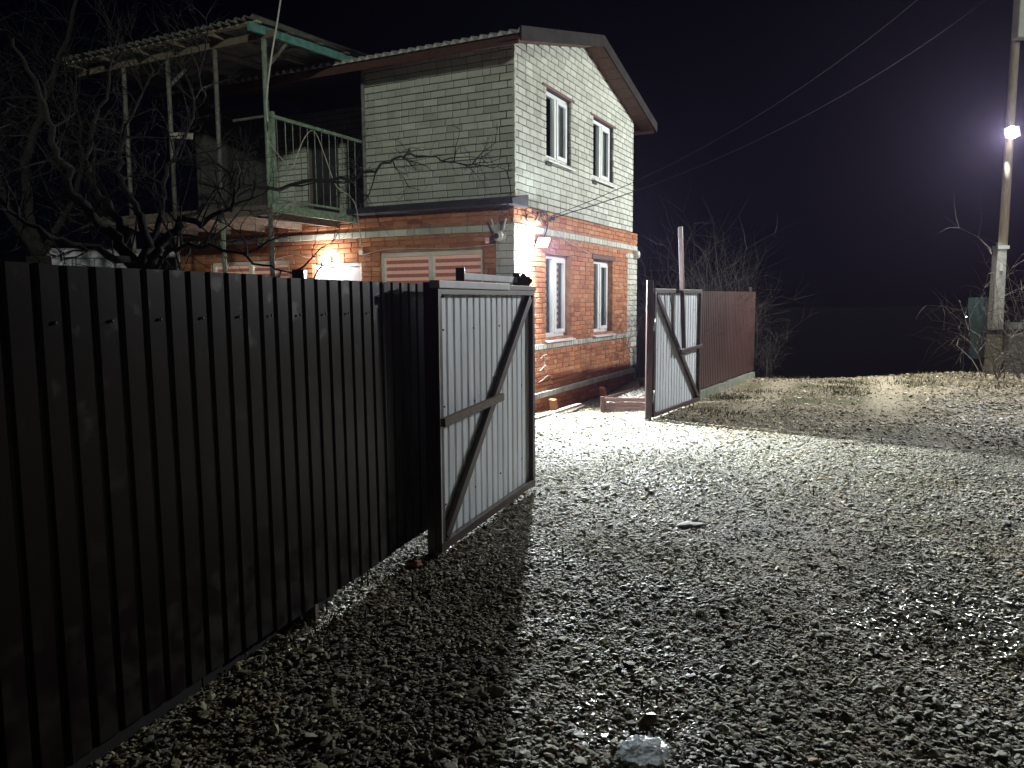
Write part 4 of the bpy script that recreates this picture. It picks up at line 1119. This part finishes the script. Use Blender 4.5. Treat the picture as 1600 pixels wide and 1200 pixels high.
cable('aerial_rod', 'thin bent white rod rising above the balcony corner post', [at(418,190,10.55), at(417,150,10.5), at(424,90,10.4), at(434,30,10.3), at(444,-40,10.2)], [0.011]*25, M_WHITEPL, cat='rod')
brk = house_pt(862, 341, 'x', 0.05)
pole_top = Vector((PX+0.04, PY-0.25, 8.2))
def sag(a, b, s, n=14): return [a.lerp(b, i/n)-Vector((0,0,4*s*(i/n)*(1-i/n))) for i in range(n+1)]
cable('overhead_cable', 'black service cable rising from the gable bracket to the pole top', sag(brk, pole_top, 0.55), 0.008, pm('matt_black_cable', (0.012,0.012,0.013), (0.01,0.01,0.01), rough=0.95, spec=0.05), 1)
cable('overhead_cable', 'upper thin power line from the gable bracket to the pole crossarm', sag(brk+Vector((0,0,0.03)), Vector((PX-0.7, PY-0.95, 8.95)), 0.62), 0.006, pm('line_wire', (0.02,0.02,0.022), (0.015,0.015,0.016), rough=0.9, spec=0.05), 1)
cable('overhead_cable', 'short stretch of power line along the top edge above the pole', sag(at(1230,-25,14.5), Vector((PX+0.04, PY-0.2, 8.0)), 0.1), 0.012, M_ZINC, 1)
bk = thing('cable_bracket', 'small black anchor clamp on the gable where the service cable ends', 'bracket', house_pt(862, 342, 'x', 0.0), HA)
MB().box(-0.05, 0.03, -0.08, 0.0, -0.025, 0.025).build('clamp', M_BLACK, bk); MB().box(-0.03, 0.03, -0.012, 0.0, -0.06, 0.06).build('plate', M_PIPE, bk)
coil = []
c0 = house_pt(838, 341, 'x', 0.03)
for i in range(60):
    a = i*0.62
    coil.append(c0+GX*(0.30*math.sin(a*0.31)+0.10*math.cos(a))+Vector((0,0,0.07*math.sin(a)+0.03*math.sin(a*0.7)))-LX*rnd.uniform(0,0.03))
cable('cable_coil', 'tangled black cable coil on the orange band above the floodlight', coil, 0.007, M_BLACK, 2)
cable('cable', 'black cable looping down from the clamp toward the floodlight', [house_pt(x, y, 'x', 0.03) for x, y in ((845,332),(852,331),(856,340),(855,356),(851,368),(846,378))], 0.011, M_BLACK)

# ------------------------------------------------------------------ raised bed, loose bits
bed = thing('raised_bed', 'low brown boarded bed filled with gravel behind the far gate post', 'planter', (1.40, 11.90, terrain(1.40, 11.9)))
bd = Vector((1.0, -0.14, 0)).normalized(); bs = Vector((0.50, 0.87, 0)).normalized()
for i in range(4):
    z = -0.02+i*0.066
    MB().bar(bd*0.02+Vector((0,0,z+0.031)), bd*1.05+Vector((0,0,z+0.031)), 0.022, 0.060).build('board', M_SIDING, bed, bevel=0.006)
    MB().bar(bs*0.03+Vector((0,0,z+0.031)), bs*2.6+Vector((0,0,z+0.031)), 0.022, 0.060).build('board', M_SIDING, bed, bevel=0.006)
MB().box(-0.02, 0.03, -0.03, 0.03, -0.03, 0.255).build('corner_post', M_SIDING, bed, bevel=0.004)
q = bs*2.6; e = bd*1.05
MB().add([(0.02,0.03,0.16),(e.x,e.y+0.03,0.16),(e.x+q.x,e.y+q.y,0.24),(q.x,q.y,0.24)], [(0,1,2,3)]).build('fill', pm('bed_soil', (0.22,0.20,0.16), (0.12,0.11,0.09), rough=0.95, scale=30, bump=1.0), bed)
shp, sf = stone_shapes(0, 8, 77); mb = MB()
for i in range(1500):
    u, v = rnd.random(), rnd.random(); p = e*u+q*v+Vector((0,0,0.165+0.085*v)); s = rnd.uniform(0.018, 0.034); a = rnd.uniform(0, 6.28)
    sh = shp[rnd.randrange(8)]; ca, sa = math.cos(a), math.sin(a)
    mb.add([(p.x+(x*ca-y*sa)*s, p.y+(x*sa+y*ca)*s, p.z+z*s) for x, y, z in sh], [tuple(int(i) for i in f) for f in sf])
tag(mb.build('stones', pm('bed_stone', (0.42,0.40,0.35), (0.22,0.20,0.17), rough=0.8, scale=25), bed, smooth=True), kind='stuff')

def gz(x, y): return terrain(x, y)
o = MB().bar((-0.42,-0.80,0), (0.42,0.80,0), 0.09, 0.03).build('plank', M_PALEWOOD, bevel=0.003); o.location = (0.67, 11.62, gz(0.67,11.62)+0.035); tag(o, 'long pale plank lying along the foot of the gable', 'plank')
o = MB().bar((-0.1,-0.45,0), (0.25,0.42,0), 0.07, 0.03).build('plank', M_OLDWOOD, bevel=0.003); o.location = (0.90, 12.05, gz(0.9,12.05)+0.035); tag(o, 'shorter weathered plank beside the long pale plank', 'plank')
def loose_brick(loc, rot, label):
    me, v, f = RB.meshes[4]
    m = MB(); m.box(-0.125,0.125,-0.06,0.06,-0.033,0.033); o = m.build('loose_brick', M_REDBRICK, bevel=0.006)
    a = o.data.attributes.new('tone', 'FLOAT', 'POINT'); a.data.foreach_set('value', [0.8]*len(m.v))
    o.location = loc; o.rotation_euler = rot; return tag(o, label, 'brick')
loose_brick((0.64, 11.72, gz(0.64,11.72)+0.10), (0.2, math.pi/2-0.25, 0.9), 'loose orange brick leaning on the plinth by the planks')
loose_brick((1.66, 13.90, gz(1.66,13.9)+0.12), (0.2, math.pi/2-0.35, 0.7), 'loose orange brick leaning on the plinth behind the raised bed')

def single_stone(name, label, loc, size, mat, seed, cat='stone'):
    sh, f = stone_shapes(2, 1, seed)
    m = MB(); m.add([(x*size[0], y*size[1], z*size[2]) for x, y, z in sh[0]*1.0], [tuple(int(i) for i in t) for t in f])
    o = m.build(name, mat, smooth=True); o.location = loc; o.rotation_euler = (0, 0, seed*0.7); return tag(o, label, cat)
single_stone('flat_stone', 'smooth flat grey stone lying in the middle of the drive', (1.34, 5.66, gz(1.34,5.66)+0.006), (0.13, 0.11, 0.05), pm('grey_cobble', (0.36,0.35,0.32), (0.27,0.26,0.24), rough=0.85), 5)
single_stone('brick_lump', 'rounded terracotta lump beside the free end of the near gate', (-0.64, 4.80, gz(-0.64,4.8)+0.02), (0.055, 0.05, 0.07), pm('terracotta', (0.33,0.17,0.11), (0.24,0.12,0.08), rough=0.9), 9)
# curved white shard
m = MB(); vs = []; fs = []
for i in range(9):
    a = -0.7+i*0.175
    for w in (-1, 1): vs.append((0.085*math.sin(a), w*0.018*(1-abs(i-4)/6), 0.085*(1-math.cos(a))+0.004))
n = len(vs); vs += [(x, y, z+0.004) for x, y, z in vs]
for i in range(8): fs += [(2*i,2*i+1,2*i+3,2*i+2), (n+2*i,n+2*i+2,n+2*i+3,n+2*i+1), (2*i,2*i+2,n+2*i+2,n+2*i), (2*i+1,n+2*i+1,n+2*i+3,2*i+3)]
m.add(vs, fs); o = m.build('plastic_shard', M_WHITEPL, smooth=True); o.location = (-0.09, 5.46, gz(-0.09,5.46)+0.03); o.rotation_euler = (0.1, 0, 0.25)
tag(o, 'curved white plastic shard on the gravel in front of the near gate', 'litter')
# crumpled clear wrapper near the camera
b_, f_ = ico(4); g_ = np.random.default_rng(8); vs = []
for p in b_:
    q = Vector(p*1.7)
    k = 1+0.35*mnoise.noise(q*1.4)+0.30*abs(mnoise.noise(q*3.3+Vector((4,1,2))))+0.22*abs(mnoise.noise(q*7.1))
    vs.append((p[0]*0.075*k, p[1]*0.055*k, max(-0.012, p[2]*0.042*k)))
m = MB(); m.add(vs, [tuple(int(i) for i in t) for t in f_])
wm = bpy.data.materials.new('crumpled_film'); wm.use_nodes = True
wt = wm.node_tree; wt.nodes.remove(wt.nodes['Principled BSDF'])
wtr = nd(wt, 'ShaderNodeBsdfTranslucent'); wtr.inputs[0].default_value = (0.75, 0.80, 0.82, 1)
wgl = nd(wt, 'ShaderNodeBsdfGlossy'); wgl.inputs['Roughness'].default_value = 0.16
wtp = nd(wt, 'ShaderNodeBsdfTransparent')
wm1 = nd(wt, 'ShaderNodeMixShader'); wm1.inputs[0].default_value = 0.3; wt.links.new(wtr.outputs[0], wm1.inputs[1]); wt.links.new(wtp.outputs[0], wm1.inputs[2])
wm2 = nd(wt, 'ShaderNodeMixShader'); wm2.inputs[0].default_value = 0.35; wt.links.new(wm1.outputs[0], wm2.inputs[1]); wt.links.new(wgl.outputs[0], wm2.inputs[2])
wt.links.new(wm2.outputs[0], wt.nodes['Material Output'].inputs[0])
o = m.build('plastic_wrapper', wm, smooth=True); o.location = (0.48, 2.68, gz(0.48,2.68)+0.03); tag(o, 'crumpled clear plastic wrapper on the gravel at the bottom edge', 'litter')

# ------------------------------------------------------------------ trees and bushes
def twig(mb, p, d, length, r, level, gen, up=0.0, sides=4, wob=0.22):
    n = 4 if level else 3
    pts = [p.copy()]; q = p.copy(); dd = d.copy()
    for i in range(n):
        dd = (dd+Vector((gen.gauss(0,wob), gen.gauss(0,wob), gen.gauss(0,wob)+up))).normalized()
        q = q+dd*(length/n); pts.append(q.copy())
    mb.tube(pts, [r*(1-0.75*i/n) for i in range(n+1)], sides, cap=False)
    if level > 0:
        k = gen.randint(3, 5)
        for j in range(k):
            i = gen.randint(1, n)
            b = pts[i]; dr = (pts[i]-pts[i-1]).normalized()
            s = dr.cross(Vector((gen.gauss(0,1), gen.gauss(0,1), gen.gauss(0,1)))).normalized()
            twig(mb, b, (dr*0.7+s*0.8).normalized(), length*gen.uniform(0.4,0.7), r*0.5, level-1, gen, up, 3, wob)

def spline(P_, sub=5):
    out = []
    for i in range(len(P_)-1):
        a, b, c, d = P_[max(i-1,0)], P_[i], P_[i+1], P_[min(i+2,len(P_)-1)]
        for k in range(sub):
            t = k/sub; out.append(0.5*((2*b)+(c-a)*t+(2*a-5*b+4*c-d)*t*t+(3*b-a-3*c+d)*t**3))
    return out+[P_[-1]]

def limb_tree(name, label, base, fork, limbs, seed, mat, r0=0.11, twigs=20, tlen=0.75, lvl=2):
    gen = random.Random(seed)
    t = thing(name, label, 'tree', base)
    sh = lambda v: v-base
    m = MB(); pts = spline([base-Vector((0,0,0.2)), base.lerp(fork, 0.5)+Vector((0.05,0.03,0)), fork], 5)
    m.tube([sh(p) for p in pts], [r0*(1.25-0.3*i/(len(pts)-1)) for i in range(len(pts))], 9); m.build('trunk', mat, t, smooth=True)
    tw = MB()
    for L_, rr in limbs:
        P_ = spline(L_, 5); k = len(P_)
        P_ = [p+Vector((gen.gauss(0,.02), gen.gauss(0,.02), gen.gauss(0,.02))) if 0 < i < k-1 else p for i, p in enumerate(P_)]
        m = MB(); m.tube([sh(p) for p in P_], [0.8*rr*(1-0.85*i/(k-1)) for i in range(k)], 7); m.build('limb', mat, t, smooth=True)
        for j in range(twigs):
            i = gen.randint(max(1, k//4), k-1); p = P_[i]; d = (P_[i]-P_[i-1]).normalized()
            s = d.cross(Vector((gen.gauss(0,1), gen.gauss(0,1), gen.gauss(0,1)))).normalized()
            f = 1-0.6*i/k
            twig(tw, sh(p), (d*0.55+s).normalized(), tlen*gen.uniform(0.5,1.1)*(0.5+f*0.6), 0.010*(0.6+f*0.6), lvl, gen, 0.06)
    tag(tw.build('crown', mat, t), kind='stuff')
    return t

fork = at(218, 425, 7.0)
A7 = lambda *pp: [at(*p) for p in pp]
limbs = [
    (A7((218,425,7),(178,372,7),(122,312,6.8),(88,235,6.6),(60,150,6.5),(20,60,6.4)), 0.075),
    (A7((210,422,7),(185,352,7.2),(152,300,7.4),(140,230,7.6),(162,150,7.8),(190,60,7.9)), 0.06),
    (A7((222,420,7),(230,370,7.1),(212,320,7.2),(186,268,7.2),(196,198,7.3),(240,110,7.5)), 0.06),
    (A7((232,420,7),(256,376,6.9),(290,350,6.8),(328,338,6.7),(362,318,6.6),(372,270,6.5)), 0.055),
    (A7((240,418,7),(262,394,6.9),(292,384,6.7),(340,388,6.5),(400,408,6.3),(455,428,6.2),(520,455,6.1)), 0.028),
    (A7((230,415,7.1),(290,345,7.5),(380,302,8.0),(470,286,8.4),(566,273,8.8),(610,253,9.0),(642,241,9.1),(690,252,9.3),(740,259,9.4),(800,263,9.5)), 0.034),
    (A7((214,420,7),(150,390,6.7),(80,370,6.4),(20,330,6.2),(-60,280,6.0)), 0.05),
    (A7((222,420,7),(250,330,7.4),(268,262,7.5),(300,180,7.7),(320,80,7.8)), 0.04),
]
limb_tree('apple_tree', 'bare old apple tree spreading over the near fence, one branch crossing the house', Vector((fork.x-0.1, 7.1, 0)), fork, limbs, 11, M_BARK, 0.12, 14)
f2 = at(60, 400, 11.0)
limb_tree('bare_tree', 'dim leafless tree further back at the left edge', Vector((f2.x, 11, 0)), f2,
          [(A7((60,400,11),(40,280,11),(70,160,11.2),(110,40,11.4),(130,-60,11.5)), 0.10), (A7((60,400,11),(0,300,10.8),(-40,180,10.6),(-60,60,10.6)), 0.09), (A7((60,400,11),(110,320,11.3),(130,220,11.6),(100,90,11.8)), 0.07)], 23, M_BARK, 0.16, 24, 1.3)

def bush(name, label, x, y, n, h, spread, mat, seed, lvl=2, r=0.011, lean=(0,0), group=None, up=0.05):
    gen = random.Random(seed); z = terrain(x, y)
    t = thing(name, label, 'bush', (x, y, z), group=group)
    st = MB()
    for i in range(n):
        a = gen.uniform(0, 6.283); s = gen.uniform(0, spread)*0.35
        p = Vector((math.cos(a)*s, math.sin(a)*s, -0.05))
        d = Vector((math.cos(a)*gen.uniform(0,spread)*0.5+lean[0], math.sin(a)*gen.uniform(0,spread)*0.5+lean[1], 1)).normalized()
        twig(st, p, d, h*gen.uniform(0.6,1.1), r*gen.uniform(0.6,1.2), lvl, gen, up, 4, 0.16)
    tag(st.build('stems', mat, t), kind='stuff')
    return t
labs = ['bare bush rising right behind the far gate leaf', 'tall bare bush behind the middle of the far fence', 'tallest bare bush behind the far fence', 'bare bush behind the end of the far fence', 'low tangled bush past the end of the far fence', 'arching bare bush on the road side of the far fence end', 'thin sparse bush behind the bar on the far gate']
spots = [(2.9, 13.9, 12, 1.7, 0.5), (3.7, 15.6, 16, 2.2, 0.45), (4.4, 16.7, 20, 2.4, 0.45), (4.9, 17.2, 18, 2.3, 0.4), (5.25, 17.0, 14, 1.2, 0.35), (5.6, 16.8, 12, 1.0, 0.3), (2.5, 14.8, 8, 1.6, 0.4)]
for i, ((x, y, n, h, s), lab) in enumerate(zip(spots, labs)):
    bush('bare_bush', lab, x, y, n, h, s, M_BUSH, 40+i, group='bare bushes by the far fence')
rb = [('pale bare bush right of the pole foot', 9.9, 14.3, 18, 1.7, 0.9, (-0.10, 0)), ('low pale bush with arching twigs left of the pole foot', 9.6, 15.2, 11, 0.9, 1.2, (-0.25, -0.1)), ('pale twiggy bush at the right edge in front of the pole', 9.1, 13.2, 10, 0.7, 1.0, (0.1, 0.1)), ('sparse pale bush crossing in front of the concrete stub', 9.75, 15.55, 7, 1.2, 1.0, (-0.15, 0)), ('upright pale bush leaning in from the right edge', 10.1, 15.0, 9, 2.2, 0.6, (-0.12, 0))]
for i, (lab, x, y, n, h, s, ln_) in enumerate(rb):
    bush('bare_bush', lab, x, y, n, h, s, M_PALETWIG, 70+i, lvl=2, r=0.010, lean=ln_, group='pale bushes by the pole', up=-0.04)

# ------------------------------------------------------------------ things at the edges
gw = thing('sheet_fence', 'pale grey sheet fence behind the pole at the right edge', 'fence', (10.9, 17.0, 0.2))
for k in range(4):
    MB().box(k*0.9, k*0.9+0.885, 0, 0.03, -0.3, 0.95).build('panel', pm('grey_sheet', (0.34,0.35,0.36), (0.26,0.27,0.28), rough=0.7), gw)
    MB().box(k*0.9-0.03, k*0.9+0.03, -0.05, -0.002, -0.3, 1.0).build('post', M_PIPE, gw)
m = MB(); vs = []; fs = []
for i in range(13):
    for j in range(9):
        u, v = i/12, j/8
        vs.append((u*0.7+0.04*math.sin(v*5), 0.05*math.sin(u*14+v*2), v*1.35*(1-0.25*u*(1-v))))
n = len(vs); vs += [(x, y+0.004, z) for x, y, z in vs]
for i in range(12):
    for j in range(8):
        a = i*9+j; fs += [(a, a+9, a+10, a+1), (n+a+1, n+a+10, n+a+9, n+a)]
m.add(vs, fs); o = m.build('tarpaulin', pm('teal_tarp', (0.022,0.06,0.06), (0.012,0.035,0.035), rough=0.6), smooth=True); o.location = (10.15, 17.1, 0.35)
tag(o, 'hanging teal tarpaulin behind the foot of the pole', 'tarp')
pw = thing('block_wall', 'pale rough block wall glimpsed through the apple tree', 'wall', at(95, 470, 15.5)*1.0)
pw.location.z = 0; a_, b_ = at(60, 400, 15.5), at(292, 400, 16.2)
wdir = (b_-a_); wdir.z = 0; wl = wdir.length; wdir.normalize(); pw.location = (a_.x, a_.y, 0); pw.rotation_euler = (0,0,math.atan2(wdir.y, wdir.x))
bl = pm('whitewashed_block', (0.42,0.42,0.46), (0.20,0.20,0.23), rough=0.9, scale=9, bump=0.8, contrast=(0.42, 0.58))
bme = MB().box(0, 0.39, 0, 0.2, 0, 0.19).build('block', bl, pw, bevel=0.012); bme.location = (0, 0, -0.2)
for r_ in range(15):
    k = 0
    while k*0.40+0.2*(r_ % 2) < wl:
        if not (r_ == 0 and k == 0):
            c = bme.copy(); col.objects.link(c); c.parent = pw; c.location = (k*0.40+0.2*(r_ % 2), rnd.uniform(-.006,.006), -0.2+r_*0.20)
        k += 1
fl2 = thing('distant_lamp', 'tiny far white lamp low in the dark beyond the road', 'lamp', at(1510, 495, 60))
MB().lathe([(-0.05,0.02),(-0.03,0.05),(0.03,0.05),(0.05,0.02)], (0,0,0), (0,0,1), 10).build('bulb', emit_mat('far_glow', (0.9,0.95,1), 8), fl2)
MB().tube([(0,0.12,-14), (0,0.12,0.2)], 0.05, 6).build('mast', M_BLACK, fl2)

# ------------------------------------------------------------------ grass and leaf litter
def blades():
    gen = random.Random(5); mb = MB()
    patches = [(3.9, 13.2, 0.35, 90), (4.5, 14.1, 0.25, 110), (2.9, 11.6, 0.2, 100), (8.3, 15.6, 0.4, 200), (8.8, 14.0, 0.4, 160), (5.6, 16.6, 0.5, 160), (9.2, 16.2, 0.5, 200), (5.9, 13.7, 0.25, 260), (6.6, 15.3, 0.28, 320), (6.2, 14.4, 0.2, 200), (8.0, 15.0, 0.3, 260), (3.7, 13.1, 0.2, 160), (3.2, 11.2, 0.22, 120)]
    for i in range(60): patches.append((gen.uniform(-0.5, 6.5), gen.uniform(2.6, 12), 0.10, gen.randint(2, 7)))
    for i in range(26):
        t = gen.uniform(-3, 1.4); p = fence_pt(t, gen.uniform(-0.12, 0.12)); patches.append((p.x, p.y, 0.12, 6))
    for x, y, s, n in patches:
        for _ in range(n):
            px, py = x+gen.gauss(0, s), y+gen.gauss(0, s*0.8)
            hx_, hy_ = to_house(px, py)
            if hx_ > -0.3 and hy_ > -0.12: continue
            z = terrain(px, py); h = gen.uniform(0.03, 0.085); a = gen.uniform(0, 6.28); w = 0.006
            dx, dy = math.cos(a), math.sin(a); l = gen.uniform(0.2, 1.1)*h
            mb.add([(px-dy*w, py+dx*w, z), (px+dy*w, py-dx*w, z), (px+dx*l*0.4+dy*w*0.7, py+dy*l*0.4-dx*w*0.7, z+h*0.65), (px+dx*l*0.4-dy*w*0.7, py+dy*l*0.4+dx*w*0.7, z+h*0.65), (px+dx*l, py+dy*l, z+h*0.9)],
                   [(0,1,2,3), (3,2,4)])
    tag(mb.build('grass', pm('dry_grass', (0.15,0.14,0.055), (0.08,0.085,0.03), rough=0.8, scale=3)), 'thin dry grass in patches on the road and verges', 'grass', kind='stuff')
blades()
def leaves():
    gen = random.Random(6); mb = MB()
    for i in range(5900):
        if i < 5200: x, y = gen.gauss(8.0, 1.3), gen.uniform(8.5, 16.5)
        else: x, y = gen.uniform(0.5, 8), gen.uniform(5, 16.5)
        if x < 0.555*y+gen.gauss(0.1, 0.25) and i < 5200: continue
        z = terrain(x, y)+gen.uniform(0.008, 0.03); s = gen.uniform(0.02, 0.045); a = gen.uniform(0, 6.28); t = gen.gauss(0, 0.18)
        ca, sa = math.cos(a), math.sin(a); c = gen.uniform(0.1, 0.35)
        P_ = [(-1,0,0), (-0.3,0.55,c*0.5), (0.5,0.45,c*0.4), (1,0,0.1), (0.5,-0.45,c*0.5), (-0.3,-0.55,c*0.4)]
        vs = []
        for u, v, w in P_:
            w += u*t; vs.append((x+(u*ca-v*sa)*s, y+(u*sa+v*ca)*s, z+w*s))
        mb.add(vs, [(0,3,2,1), (0,5,4,3)], gen.randint(0, 2))
    tag(mb.build('leaf_litter', [pm('leaf_brown', (0.12,0.06,0.035), (0.08,0.04,0.025), rough=0.7), pm('leaf_dark', (0.06,0.04,0.03), (0.04,0.028,0.02), rough=0.7), pm('leaf_tan', (0.24,0.15,0.085), (0.17,0.10,0.06), rough=0.7)]), 'fallen brown leaves on the right verge', 'leaves', kind='stuff')
leaves()

# ------------------------------------------------------------------ thin volume added to imitate lens glow round the lamps
hz = MB().box(-60, 60, -12.5, 70, -10.8, 11.5).build('halo', [])
hm = bpy.data.materials.new('halo_volume'); hm.use_nodes = True
hm.node_tree.nodes.remove(hm.node_tree.nodes['Principled BSDF'])
pv = hm.node_tree.nodes.new('ShaderNodeVolumePrincipled'); pv.inputs['Color'].default_value = (0.70, 0.56, 1.0, 1)
pv.inputs['Density'].default_value = 0.00034; pv.inputs['Anisotropy'].default_value = 0.70
hm.node_tree.links.new(pv.outputs[0], hm.node_tree.nodes['Material Output'].inputs['Volume'])
hz.data.materials.clear(); hz.data.materials.append(hm)
tag(hz, 'thin added volume imitating lens glow round the lamps', 'halo', kind='stuff')
